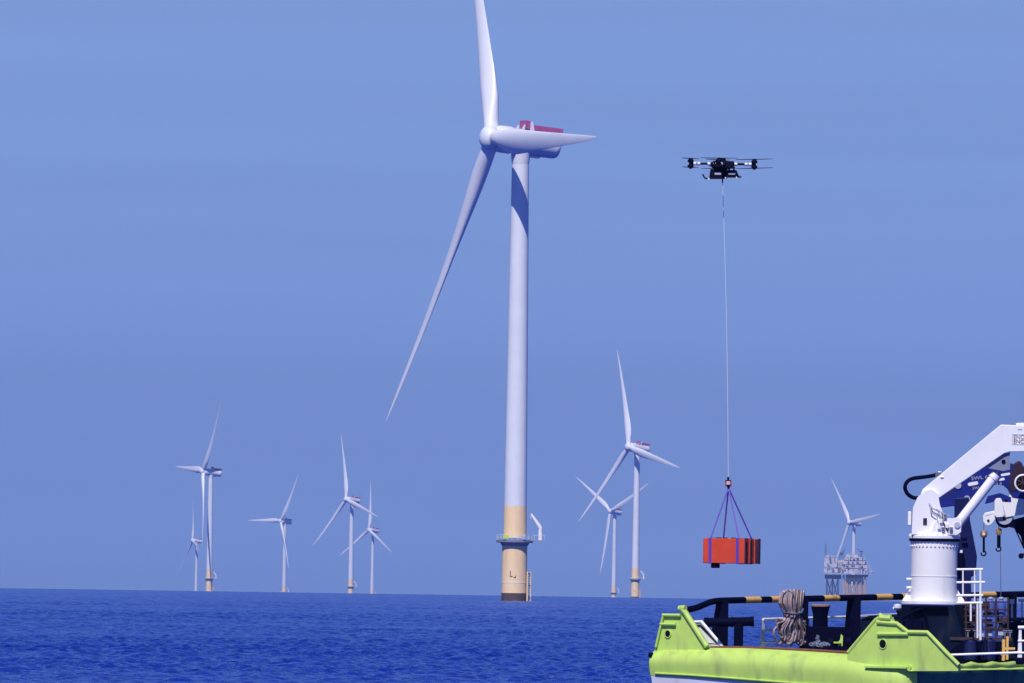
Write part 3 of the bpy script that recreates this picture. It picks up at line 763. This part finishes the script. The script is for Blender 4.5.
b = MB(); b.lathe([(r*1.03, zc(539.1)), (r*1.12, zc(538.6)), (r*1.12, zc(535.8)), (r*1.03, zc(535.2)), (r*.98, zc(533))], c_, n=48)
for k in range(30):
    a = 2*math.pi*k/30; p = c_+Vector((math.cos(a)*r*1.07, math.sin(a)*r*1.07, zc(535.6))); b.cyl(p, p+Vector((0, 0, .05)), .022, n=6)
pl = [(911.5, 534.5), (913, 508), (917.5, 497.5), (925.5, 490.5), (931, 489), (938, 494), (940, 505), (946, 521), (947, 534.5)]
b.prism([C(*p, -.48) for p in pl], (0, .96, 0))
b.prism([C(*p, -.62) for p in ((930, 534.5), (936, 520), (945, 518), (953.5, 518.5), (957.5, 517), (961.5, 520), (961, 532), (957, 535))], (0, .14, 0))
b.prism([C(*p, .48) for p in ((930, 534.5), (936, 520), (945, 518), (953.5, 518.5), (957.5, 517), (961.5, 520), (961, 532), (957, 535))], (0, .14, 0))
b.box(C(909.3, 518.5), (.10, .5, .42), bev=.02)
b.build('slewing_head', M['white'], t, bevel=.03)
b = MB()     # valve block and hoses on the head
for i, (x, y) in enumerate(((939, 527), (943, 529), (947, 526), (951, 529), (941, 521), (945, 516))): b.box(C(x, y, -.66), (.09, .08, .11), m=i % 2)
b.tube([C(929, 503, -.52), C(932, 508, -.58), C(938, 511, -.6), C(941, 517, -.62), C(940, 526, -.6)], .022, 6, m=2)
b.tube([C(930, 506, -.55), C(931, 512, -.58), C(937, 516, -.6), C(938, 522, -.62), C(940, 532, -.6)], .02, 6, m=2)
b.tube([C(936, 509, -.6), C(944, 514, -.66), C(949, 516, -.6)], .025, 6, m=2)
b.tube([C(942, 513, -.6), C(943, 522, -.68), C(948, 531, -.66)], .018, 6, m=3)
b.box(C(925, 521.5, -.49), (.11, .02, .2), m=3)
b.cyl(C(957.3, 525, -.66), C(957.3, 525, -.60), .09, n=16, m=2)
b.build('control_valves', [M['white'], M['steel'], M['grey'], M['maroon']], t)
b = MB()
pl = [(922.5, 489.5), (1001, 424.6), (1075, 427.5), (1075, 451), (1009, 451.8), (1004, 453.5), (935, 500.6), (929, 503), (923.5, 501), (920.5, 495)]
b.prism([C(*p, -.30) for p in pl], (0, .60, 0))
b.cyl(C(928.3, 495, -.36), C(928.3, 495, .36), .17, n=24)
b.build('boom', M['white'], t, bevel=.02)
bo = t.children[-1]
b = MB(); b.tube([C(925.5, 492, -.385), C(930, 490, -.385), C(932, 494, -.385), C(928.5, 499, -.385), C(925.5, 497.5, -.385)], .02, 6)
b.cyl(C(928, 495, -.38), C(928, 495, -.34), .07, n=16); b.build('pivot_pin', M['steel'], t)
b = MB(); b.prism([C(*p, -.2) for p in ((984, 467.5), (1003.5, 453.6), (1010, 452), (1010, 469.5), (1003, 471), (998, 470))], (0, .05, 0))
b.prism([C(*p, .15) for p in ((984, 467.5), (1003.5, 453.6), (1010, 452), (1010, 469.5), (1003, 471), (998, 470))], (0, .05, 0))
b.tube([C(1003.5, 461.5, -.23), C(1003.5, 461.5, .23)], .06, 14, m=1); b.build('ram_bracket', [M['steelgrey'], M['navy']], t)
b = MB(); b.cyl(C(956.5, 525.5), C(994.5, 477), .142, n=24); b.cyl(C(993, 478.8), C(996.5, 474.6), .165, n=24); b.cyl(C(956, 526), C(959, 522.5), .16, n=24)
cyl_o = b.build('ram_cylinder', M['white'], t)
b = MB(); b.cyl(C(995.5, 475.5), C(1003.3, 462.5), .065, n=16); b.build('piston_rod', M['steel'], cyl_o)
b = MB(); b.tube(smooth([C(920, 498.2, -.2), C(913, 497.5, -.2), C(907.3, 493.5, -.2), C(905, 487.5, -.2), C(907, 482, -.2), C(912.5, 478.6, -.2), C(922, 477.3, -.2), (C(931, 476, -.2)), C(939, 474.3, -.2)]), .058, 10)
b.tube(smooth([C(906, 492, -.12), C(904.6, 486, -.12), C(908, 480.5, -.12), C(918, 477.3, -.12), C(931, 475.5, -.12)]), .03, 8)
b.build('hydraulic_hose', M['navy'], t)
b = MB(); b.box(C(938.5, 474.8, -.2), (.2, .14, .16), bev=.02); b.cyl(C(938, 472, -.2), C(941.5, 472.5, -.2), .035, n=8); b.cyl(C(940.5, 477, -.31), C(943.5, 477, -.31), .03, n=8); b.build('hose_clamp', M['steel'], t)
# grab handles low on the column's left
b = MB(); 
for y in (579, 587.5): b.cyl(C(906.5, y, -.1), C(912.5, y, -.1), .035, n=8)
b.build('step_iron', M['white'], t)
def text(parent, s_, pos, size, m_, name, rot=(math.pi/2, 0, 0), sx=1):
    cu = bpy.data.curves.new(name, 'FONT'); cu.body = s_; cu.size = size; cu.extrude = .004; cu.resolution_u = 3
    tmp = bpy.data.objects.new(name, cu); scene.collection.objects.link(tmp)
    me = bpy.data.meshes.new_from_object(tmp.evaluated_get(bpy.context.evaluated_depsgraph_get()))
    bpy.data.objects.remove(tmp); o = bpy.data.objects.new(name, me); scene.collection.objects.link(o)
    me.materials.clear(); me.materials.append(m_); o.parent = parent; o.location = pos; o.rotation_euler = rot; o.scale = (sx, 1, 1); return o
text(bo, 'ENCLO', C(1013.2, 438.6, -.31), .16, mat('faded lettering', (.30, .24, .34), .6), 'lettering')
text(bo, 'ENCLO', C(1013.2, 443.2, -.31), .16, M['ink'], 'lettering')
b = MB()
for y in (434.6, 444.6): b.box(C(1026, y, -.305), (.80, .012, .014))
b.box(C(1012.2, 439.6, -.305), (.014, .012, .3)); b.box(C(1020, 429.3, -.305), (.13, .012, .03)); b.build('name_frame', M['grey'], bo)
b = MB()
for x in (1019, 1022.5, 1027): b.cyl(C(x, 427, -.1), C(x, 422.6, -.1), .03, n=6)
b.cyl(C(1016, 424.2, -.1), C(1040, 424, -.1), .03, n=6); b.build('pipe_run', M['white'], bo)

# ------------------------------------------------------------------ blue knuckle crane behind
YB = 505.5
w = at(968, 652, YB); t = empty('deck_crane', w, 0, 'deep blue folding crane behind the white crane, with white jib and two hanging hooks', 'crane'); C = crane_pt(YB, w)
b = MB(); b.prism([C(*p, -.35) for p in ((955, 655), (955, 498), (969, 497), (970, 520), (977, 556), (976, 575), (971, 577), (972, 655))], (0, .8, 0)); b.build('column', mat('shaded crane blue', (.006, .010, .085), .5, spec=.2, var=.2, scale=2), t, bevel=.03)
b = MB(); b.box(C(959, 562, -.5), (.30, .1, .55), bev=.02, m=0); b.cyl(C(961, 539, -.5), C(967, 539, -.5), .05, n=10, m=0)
b.prism([C(*p, -.48) for p in ((957, 562), (960.5, 550), (962.5, 550), (962.5, 563))], (0, .06, 0), m=1); b.build('ladder_bracket', [M['navy'], M['white']], t)
b = MB()
pl = [(938, 484), (952, 474), (974, 466), (990, 462), (1010, 463), (1030, 468), (1060, 480), (1060, 506), (1012, 497), (1008, 489), (1004, 485.5), (996, 484.5), (990, 488), (981, 496), (973, 503), (966, 506), (954, 506), (938, 508)]
b.prism([C(*p, -.28) for p in pl], (0, .56, 0)); bb = b.build('boom', M['blue'], t, bevel=.02)
b = MB(); b.cyl(C(958, 485.5, -.32), C(958, 485.5, -.26), .1, n=18); b.cyl(C(967, 498.5, -.32), C(967, 498.5, -.26), .09, n=18); b.build('pin', M['grey'], bb)
b = MB(); b.prism([C(*p, -.26) for p in ((985, 504), (988, 496), (1000, 493), (1011, 497), (1011, 502), (996, 501), (990, 503))], (0, .4, 0)); b.build('lower_bracket', M['blue'], t)
text(bb, 'SWL 627', C(971.2, 480.2, -.288), .145, M['grey'], 'lettering', (math.pi/2, -R(7), 0), 1.25)
text(bb, 'SWL', C(972.5, 489.6, -.288), .11, M['grey'], 'lettering', (math.pi/2, -R(7), 0), 1.1)
text(bb, '12.4', C(993.5, 486.4, -.288), .135, M['grey'], 'lettering', (math.pi/2, -R(10), 0), 1.1)
b = MB()
def pill(x0, x1, y0, y1, h):
    a, c = C(x0, y0, -.29), C(x1, y1, -.29); d = (c-a).normalized(); n_ = Vector((-d.z, 0, d.x)); pts = []
    for k in range(13): q = math.pi/2+math.pi*k/12; pts.append(a + (d*math.cos(q)+n_*math.sin(q))*h/2)
    for k in range(13): q = -math.pi/2+math.pi*k/12; pts.append(c + (d*math.cos(q)+n_*math.sin(q))*h/2)
    b.prism(pts, (0, .01, 0))
pill(969.5, 976.5, 484.3, 483, .10); pill(1002, 1009, 475, 473.8, .07); pill(999.8, 1003.5, 479.6, 479, .075); b.build('marking', M['white'], bb)
# jib
b = MB(); rt = [C(*p, -.25) for p in ((1001, 498.3), (1034, 489.5), (1058, 483), (1058, 506), (1034, 512.5), (1006, 517.5))]; b.prism(rt, (0, .5, 0))
b.box(C(1011.5, 495.2, 0), (.14, .4, .14)); jb = b.build('jib', M['white'], t, bevel=.015)
b = MB(); b.prism([C(*p, -.31) for p in ((994.5, 501), (996, 498.5), (1000.5, 498), (1002, 500), (1004.5, 515), (1003, 517), (996.5, 517.5), (994.5, 515))], (0, .62, 0)); 
b.box(C(1006, 500.5, -.26), (.1, .03, .06), m=1); b.build('jib_collar', [M['white'], M['navy']], jb, bevel=.02)
b = MB(); pts = []
b.prism([C(*p, -.16) for p in ((983, 516), (985, 512.8), (995, 510.5), (996, 518), (992.5, 523), (989, 525.6), (985.6, 525), (983.2, 521.5))], (0, .32, 0))
b.cyl(C(988.3, 520.6, -.18), C(988.3, 520.6, -.15), .04, n=12, m=1); b.prism([C(*p, -.165) for p in ((985, 515.2), (994, 513), (994, 514), (985.2, 516.4))], (0, .02, 0), m=2)
b.build('jib_head', [M['white'], M['maroon'], M['grey']], jb, bevel=.02)
b = MB(); b.cyl(C(1004.5, 516.5, -.2), C(1004.5, 516.5, .2), .24, n=28); b.cyl(C(1004.5, 519, -.16), C(1004.5, 519, .16), .27, n=28, m=1); b.cyl(C(1004.5, 518.6, -.22), C(1004.5, 518.6, -.19), .05, n=12, m=1)
b.build('sheave', [M['grey'], M['navy']], jb)
b = MB(); b.prism([C(*p, -.2) for p in ((1004, 526), (1012, 520), (1030, 515), (1060, 508), (1060, 545), (1024, 549), (1021, 536), (1014, 528))], (0, .4, 0)); b.cyl(C(1021.2, 556, -.1), C(1021.2, 556, .1), .085, n=16)
b.cyl(C(1013, 524), C(1024, 548.5), .02, n=6); b.cyl(C(1021.2, 556), C(1026, 552), .02, n=6); b.build('knuckle', M['navy'], t)
def hook(px, ytop, yblk, yend, kind):
    b = MB(); b.cyl(C(px, ytop), C(px, yblk), .012, n=6); b.build('wire', M['steel'], t)
    h = MB()
    if kind == 'ball': h.lathe([(.02, .12), (.085, .09), (.115, 0), (.085, -.09), (.02, -.12)][::-1], C(px, yblk), n=18)
    else: h.box(C(px, yblk), (.17, .12, .18), bev=.02); 
    ho_ = h.build('hook_block', M['brass'], t)
    b = MB(); L_ = yend-yblk
    b.cyl(C(px, yblk+3.5), C(px, yend-4), .035 if kind == 'ball' else .055, n=8)
    cc = C(px-.3, yend-3.2); b.tube([cc+Vector((.02, 0, .12))]+[cc+Vector((math.sin(q)*.07, 0, math.cos(q)*.07)) for q in np.linspace(.2, 5.0, 12)], .022, 7)
    b.build('hook', M['navy'], ho_)
    if kind == 'ball':
        m_ = MB(); m_.cyl(C(px, yblk, -.115), C(px, yblk, -.1), .045, n=12); m_.build('sheave_plate', M['dwhite'], ho_)
hook(983.8, 524, 534, 556.5, 'ball'); hook(998.8, 524, 531.5, 552, 'block')
b = MB(); b.cyl(C(1000.5, 548), C(1000.8, 600), .010, n=6); b.build('tag_line', M['steel'], t)

# cable reel to the right, with maroon hood
w = at(1022, 652, 504.3); t = empty('hose_reel', w, 0, 'dark hose reel with maroon hood and white rim, at the right edge above the jib', 'hose reel'); C = crane_pt(504.3, w)
b = MB(); b.prism([C(*p, -.2) for p in ((1009.5, 484), (1011.5, 473), (1014.5, 463), (1019, 460.5), (1022, 463), (1027, 476), (1027, 490), (1010, 492))], (0, .4, 0)); b.build('hood', M['maroon'], t, bevel=.03)
b = MB(); c = C(1023, 483, -.32); b.lathe([(.22, -.1), (.22, .14)], c, axis='z', n=28, rot=Matrix.Rotation(math.pi/2, 3, 'X')); b.build('reel', M['black'], t)
b = MB(); b.tube([c+Vector((math.cos(q)*.235, -.12, math.sin(q)*.235)) for q in np.linspace(0, 6.28, 29)[:-1]], .03, 8, closed=True); b.build('rim', M['white'], t)
b = MB()
for k in range(7):
    a = k*.9; b.cyl(c+Vector((0, -.16, 0)), c+Vector((math.cos(a)*.2, -.14, math.sin(a)*.2)), .022, n=6)
b.build('spoke', M['brown'], t)
b = MB(); b.cyl(C(1030, 490, .1), C(1030, 655, .1), .12, n=12); b.build('stand', M['navy'], t)

# ------------------------------------------------------------------ deck gear at right
Y_ = 498.5
w = at(980, 655, Y_); t = empty('access_ladder', w, 0, 'white tubular access ladder and guard rails beside the crane column', 'ladder'); C = crane_pt(Y_, w)
for y0, x1 in ((569.5, 983), (582.5, 985), (595.5, 983), (603, 982.5)):
    b = MB(); b.cyl(C(956.5, y0), C(x1, y0-.3), .034, n=8); b.build('rail', M['white'], t)
for x, y0, y1, r_ in ((963, 569.5, 596, .025), (980.5, 569, 640, .036), (974.7, 569.5, 603, .022), (970.8, 603, 621, .03), (977.5, 603, 638, .03)):
    b = MB(); b.cyl(C(x, y0), C(x, y1), r_, n=8); b.build('stile', M['white'], t)
w = at(986, 655, 500.2); t = empty('equipment_rack', w, 0, 'rusty brown steel rack with wire grid shelves right of the crane base', 'rack'); C = crane_pt(500.2, w)
b = MB()
for x in (966, 976, 986, 996, 1008): 
    for dy in (0, .9): b.cyl(C(x, 597, dy), C(x, 641, dy), .028, n=6)
for y in (602, 609.5, 616, 622.5, 629):
    for dy in (0, .9): b.cyl(C(964, y, dy), C(1009, y, dy), .022, n=6)
for k in range(34):
    x = 966+random.random()*40; y = 604+random.random()*30; b.box(C(x, y, random.uniform(.1, .8)), (random.uniform(.1, .3), .1, random.uniform(.05, .14)))
for k in range(6):
    x = 968+random.random()*34; b.tube([C(x, 602, .4), C(x+random.uniform(-3, 3), 615, .3), C(x+random.uniform(-3, 3), 630, .4)], .03, 6)
b.build('frame', M['brown'], t)
b = MB(); b.box((C(981, 639).x, .4, C(981, 639).z), (62*U, 1.2, .09)); b.build('shelf', M['brown'], t)
b = MB()
for x in (951, 954, 958, 968, 975, 1005, 1010):
    b = MB(); b.cyl(C(x, 639), C(x, 630.5), .02, n=6); b.box(C(x, 630.5), (.13, .08, .025)); b.build('clamp', M['steelgrey'], t)
b = MB(); b.cyl(C(951, 638), C(946, 652), .012, n=5); b.cyl(C(1004, 632), C(1012, 632), .02, n=6); b.build('tie_rod', M['grey'], t)
G = 'blue drums in the rusty rack'
for i, x in enumerate((990.5, 1001)):
    w2 = at(x, 616, 500.6); c2 = crane_pt(500.6, w2); o = empty('gas_cylinder', w2, 0, 'pale blue cylinder standing in the rusty rack, %s of the two' % ('left' if i == 0 else 'right'), 'cylinder', G)
    b = MB(); b.lathe([(.13, 0), (.14, .02), (.14, .38), (.07, .46), (.03, .5)], (0, 0, 0), n=16); b.build('body', mat('cylinder blue', (.10, .16, .50), .4, var=.2, scale=5), o)
    b = MB(); b.lathe([(.05, .48), (.08, .5), (.08, .54), (.03, .56)], (0, 0, 0), n=12); b.build('valve_cap', M['grey'], o)
for i, (x, y, s_) in enumerate(((989, 632, .2), (1000, 631.5, .22), (981, 635, .18))):
    w2 = at(x, y+4.5, 500.5); o = MB(); o.box((0, 0, s_/2), (s_, s_, s_), bev=.02); q = o.build('canister', M['grey'], None); q.location = w2
    tag(q, ['grey canister on the rack shelf, middle of three', 'grey canister on the rack shelf, right of three', 'grey canister on the rack shelf, left of three'][i], 'canister', 'canisters on the rack shelf')
w = at(984, 662, 499.6); t = empty('storage_bin', w, 0, 'dark blue storage bin with round barrels under the rusty rack', 'storage bin'); C = crane_pt(499.6, w)
b = MB(); b.prism([C(*p, .3) for p in ((944, 664), (944, 655), (962, 641.5), (1003, 641.5), (1003, 664))], (0, 1.0, 0)); b.build('bin', M['navy'], t)
b = MB()
for x in (970.5, 988): b.lathe([(.2, 0), (.22, .05), (.2, .3), (.22, .55), (.18, .6)], C(x, 660, -.05), n=18)
b.build('barrel', mat('dull blue barrel', (.006, .012, .085), .5, var=.2, scale=4), t)
w = at(1006, 662, 498.9); t = empty('safety_post', w, 0, 'yellow steel safety posts on deck under the right end of the rack', 'post'); C = crane_pt(498.9, w)
b = MB(); b.box(C(1003.5, 650), (.09, .09, .62)); b.box(C(1007.3, 648), (.07, .07, .68)); b.build('upright', M['yellow'], t)
b = MB(); b.box(C(1009, 648.5), (.35, .06, .07)); b.box(C(1004, 654), (.2, .06, .06)); b.build('cross_piece', M['yellow'], t)
w = at(1020, 664, 495.5); t = empty('guard_rail', w, 0, 'white guard rail on the near side of the deck at the lower right edge', 'railing'); C = crane_pt(495.5, w)
b = MB(); b.cyl(C(949, 655), C(1018, 652.6), .036, n=8); b.cyl(C(1018, 627.5), C(1050, 627), .05, n=8); b.cyl(C(1018, 641), C(1050, 640), .03, n=8); b.cyl(C(1018, 653), C(1050, 652), .03, n=8); b.build('bar', M['white'], t)
b = MB(); b.prism([C(1017.5, 658), C(1022, 658), C(1021.5, 627), C(1019, 627)], (0, .1, 0)); b.cyl(C(1040, 627), C(1040, 664), .05, n=8); b.build('post', M['white'], t)
b = MB(); b.box(C(1020, 661), (.25, .25, .2), bev=.03); b.build('foot', M['navy'], t)
w = at(1018, 655, 508); t = empty('deckhouse', w, 0, 'dark machinery house beyond the rack at the right edge', 'machinery'); C = crane_pt(508, w)
b = MB(); b.prism([C(*p) for p in ((1004, 664), (1004, 625), (1012, 621), (1075, 620), (1075, 664))], (0, 2, 0)); b.build('housing', M['teal'], t)
b = MB(); b.box(C(1012, 601.5, -.1), (.14, .1, .14)); b.box(C(1022, 600.5, -.1), (.22, .1, .1)); b.cyl(C(1012, 622), C(1012, 602), .03, n=6); b.cyl(C(1022, 622), C(1022, 602), .03, n=6); b.build('floodlight', M['dwhite'], t)
b = MB(); b.cyl(C(1000, 619.5, -1), C(1060, 618, -1), .05, n=8); b.build('pipe', M['navy'], t)
w = at(899, 612, 500); t = empty('deck_light', w, 0, 'small white deck floodlight left of the crane pedestal top', 'light'); C = crane_pt(499.6, w)
b = MB(); b.lathe([(.06, -.08), (.12, -.03), (.12, .05), (.05, .09)], C(897.5, 607), n=14); b.cyl(C(893, 608.5), C(901, 607.5), .04, n=8); b.build('lamp_head', M['dwhite'], t)
b = MB(); b.cyl(C(897.5, 610), C(899, 616), .04, n=8); b.build('bracket', M['navy'], t)

# ------------------------------------------------------------------ drone, line, sling, case
YD = 498.0
w = at(722.5, 164, YD); t = empty('cargo_drone', w, 0, 'black cargo drone with paired propellers hovering in the sky', 'drone'); C = crane_pt(YD, w)
b = MB(); b.lathe([(.16, -.16), (.30, -.12), (.38, -.03), (.34, .05), (.12, .10)], (.0, 0, 0), n=8)
b.box((-.18, -.25, .0), (.2, .18, .16)); b.box((.2, -.25, -.02), (.26, .16, .2)); b.cyl((0, 0, .1), (0, 0, .18), .09, n=12)
for k in range(10): b.box((random.uniform(-.3, .3), -.32, random.uniform(-.1, .08)), (.06, .05, .04), m=k % 2)
b.build('body', [M['carbon'], M['grey']], t)
for x0, x1, y0, y1 in ((709, 727, 169, 178.8), (724, 739.5, 170, 177.4)):
    b = MB(); p = C((x0+x1)/2, (y0+y1)/2); b.prism([C(x0+(1.5 if x0 < 720 else 0), y0, -.18), C(x1-(3 if x0 > 720 else 0), y0, -.18), C(x1, y1, -.18), C(x0, y1, -.18)], (0, .36, 0))
    b.box(C((x0+x1)/2, (y0+y1)/2, -.19), (.2, .02, .06), m=1); b.build('battery_box', [M['carbon'], M['grey']], t, bevel=.02)
b = MB()
for x, y in ((709, 179.3), (725.5, 178.2), (736.5, 177.8)): b.lathe([(.01, -.03), (.035, -.02), (.035, .03), (.015, .045)], C(x, y, -.15), n=10)
b.build('landing_foot', M['dwhite'], t)
b = MB(); b.tube([C(708, 178.5), C(705, 178.2), C(703.8, 176.5), C(702.6, 174)], .022, 6); b.tube([C(738, 175.5), C(741.5, 177), C(739, 178)], .018, 6); b.cyl(C(722.5, 179), C(722.5, 183), .02, n=6); b.build('landing_skid', M['carbon'], t)
b = MB()
for x, y in ((714, 170.5), (719, 169.5), (724, 170.8), (729, 170), (733, 171.5), (716, 167.5), (730, 167)): b.cyl(C(x, y, -.1), C(x+1.5, y-4, -.2), .025, n=6)
b.build('frame_strut', M['carbon'], t)
def arm(ang, Lg, tp=(18, -12), dz=0.0, tl=0):   # tp: how the two propellers lie at rest
    d = Vector((math.cos(ang), math.sin(ang), 0)); e_ = d*Lg
    b = MB(); b.cyl(d*.25, e_*.97, .032, n=10); a_o = b.build('arm', M['carbon'], t)
    for k in (.42, .74, .86):
        b = MB(); b.cyl(d*(Lg*k-.035), d*(Lg*k+.045), .052, n=12); b.build('arm_clamp', M['dwhite'], a_o)
    b = MB(); b.lathe([(.06, -.13), (.09, -.10), (.09, -.04), (.05, -.03), (.05, .03), (.09, .04), (.09, .10), (.05, .14)], e_, n=16); b.build('motor', M['carbon'], a_o)
    for z, an in ((.135, tp[0]), (-.125, tp[1])):
        b = MB(); rt_ = Matrix.Rotation(R(an), 3, 'Z') @ Matrix.Rotation(R(tl), 3, 'Y')
        pts = [(-.55, .0), (-.50, .035), (-.28, .055), (-.1, .03), (-.04, .03), (.04, .03), (.1, -.0), (.28, .03), (.50, .02), (.55, 0), (.50, -.03), (.28, -.05), (.1, -.03), (-.1, -.03), (-.28, -.03), (-.5, -.02)]
        b.prism([e_+rt_ @ Vector((x, y, z*1.0+.02*abs(x))) for x, y in pts], (0, 0, .014)); b.cyl(e_+Vector((0, 0, z-.03)), e_+Vector((0, 0, z+.03)), .04, n=10)
        b.build('propeller', M['carbon'], a_o)
arm(math.pi, .93, (62, 66)); arm(R(-3), .93, (10, -14), tl=-2); arm(R(98), .93, (50, -30)); arm(R(-97), .93, (-12, 60))
wc = at(728.3, 478, YD+.0)
top = at(722.6, 181, YD); ln = MB(wc); pts = []
for k in range(17):
    q = k/16; pts.append(top.lerp(wc, q)+Vector((.035*math.sin(q*math.pi), 0, 0)))
ln.tube(pts, .008, 6); lo = ln.build('winch_line', mat('white line', (.75, .78, .85), .6), None); lo.location = wc
tag(lo, 'long thin white line hanging from the drone down to the lifting hook', 'line')
w = at(728.3, 484, YD); t = empty('swivel_hook', w, 0, 'small pale swivel hook joining the thin line to the purple slings', 'hook'); C = crane_pt(YD, w)
b = MB(); b.cyl(C(728.2, 477), C(728.2, 481), .03, n=10); b.box(C(728.3, 480.6), (.17, .12, .03)); b.box(C(728.5, 485.8), (.17, .12, .03)); b.box(C(728.5, 487), (.08, .08, .06)); b.build('shackle', M['navy'], t)
b = MB(); b.lathe([(.05, -.06), (.075, -.04), (.075, .05), (.05, .07)], C(728.4, 483.2), n=14); b.build('swivel_body', mat('swivel', (.75, .50, .48), .4), t)
b = MB(); b.cyl(C(725.6, 480.8, -.05), C(725.8, 485.8, -.05), .014, n=6); b.cyl(C(731, 480.8, -.05), C(731.1, 485.8, -.05), .014, n=6); b.build('side_link', M['redside'], t)
# case
PHI = R(-20)                              # turned so its right end shows
wc2 = at(731, 551, YD); t = empty('transport_case', wc2, PHI, 'orange red transport case hanging under the drone on slings', 'case')
kx = U*YD/500
fw = 42*kx/math.cos(PHI); sw_ = 14.5*kx/math.sin(-PHI); hh = 25*kx
# local frame: front face at y=-sw_/2 ; world-x extent = fw*cos + sw*sin
b = MB(); b.box((-fw*.0, 0, 0), (fw, sw_, hh), bev=.015); cs = b.build('body', M['red'], t)
b = MB(); b.box((fw/2+.012, 0, 0), (.02, sw_*.86, hh*.92)); b.build('end_panel', M['redside'], cs)
for y in (-.40*sw_, -.12*sw_, sw_/2-.03):
    b = MB(); b.box((fw/2+.02, y, 0), (.03, .05 if y < 0 else .12, hh*1.02)); b.build('edge_strip', M['maroon'], cs)
b = MB(); b.box((fw/2+.012, -sw_/2-.012, 0), (.045, .03, hh*1.03)); b.build('edge_strip', M['maroon'], cs)
for y in (-.26*sw_, .12*sw_):
    b = MB(); b.box((fw/2+.035, y, 0), (.03, .10, hh*.96)); b.build('end_batten', M['red'], cs)
b = MB(); b.box((-fw/2+.34, -sw_/2+.15, -hh/2-.07), (.22, .2, .14), bev=.02); b.build('under_pack', M['navy'], t)
b = MB()
for x in (-.2, 0, .25): b.box((x, -sw_/2+.1, hh/2+.01), (.12, .1, .03))
b.build('latch', M['navy'], t)
t3 = empty('lifting_sling', at(728.5, 488, YD), 0, 'set of purple webbing slings running from the hook down to the case', 'sling')
o3 = Vector(t3.location); Rz = Matrix.Rotation(PHI, 3, 'Z')
def web(pts, wd, th, name='sling_leg'):
    b = MB()
    for i in range(len(pts)-1):
        a, c = Vector(pts[i]), Vector(pts[i+1]); d = (c-a).normalized(); s_ = Vector((1, 0, 0)); s_ = (s_-d*s_.dot(d)).normalized(); n_ = d.cross(s_)
        b.prism([a-s_*wd/2-n_*th/2, a+s_*wd/2-n_*th/2, c+s_*wd/2-n_*th/2, c-s_*wd/2-n_*th/2], n_*th)
    return b.build(name, M['purple'], t3)
tp_ = Vector((0, 0, 0)); cl_ = lambda x, y, z: Rz @ Vector((x, y, z)) + wc2 - o3
xs1, xs2 = -fw/2+.22, fw/2-.22
for x, y in ((xs1, -sw_/2), (xs2, -sw_/2), (xs1, sw_/2), (xs2, sw_/2)): 
    web([tp_, cl_(x, y*.9, hh/2+.01)], .045, .012)
for x in (xs1, xs2-.02):
    b = MB()
    for (c, d) in (((x, -sw_/2-.009, 0), (.085, .012, hh+.03)), ((x, sw_/2+.009, 0), (.085, .012, hh+.03)), ((x, 0, hh/2+.009), (.085, sw_+.02, .012)), ((x, 0, -hh/2-.009), (.085, sw_+.02, .012))):
        b.box(Rz @ Vector(c) + wc2 - o3, d, Rz)
    b.build('belly_strap', M['purple'], t3)
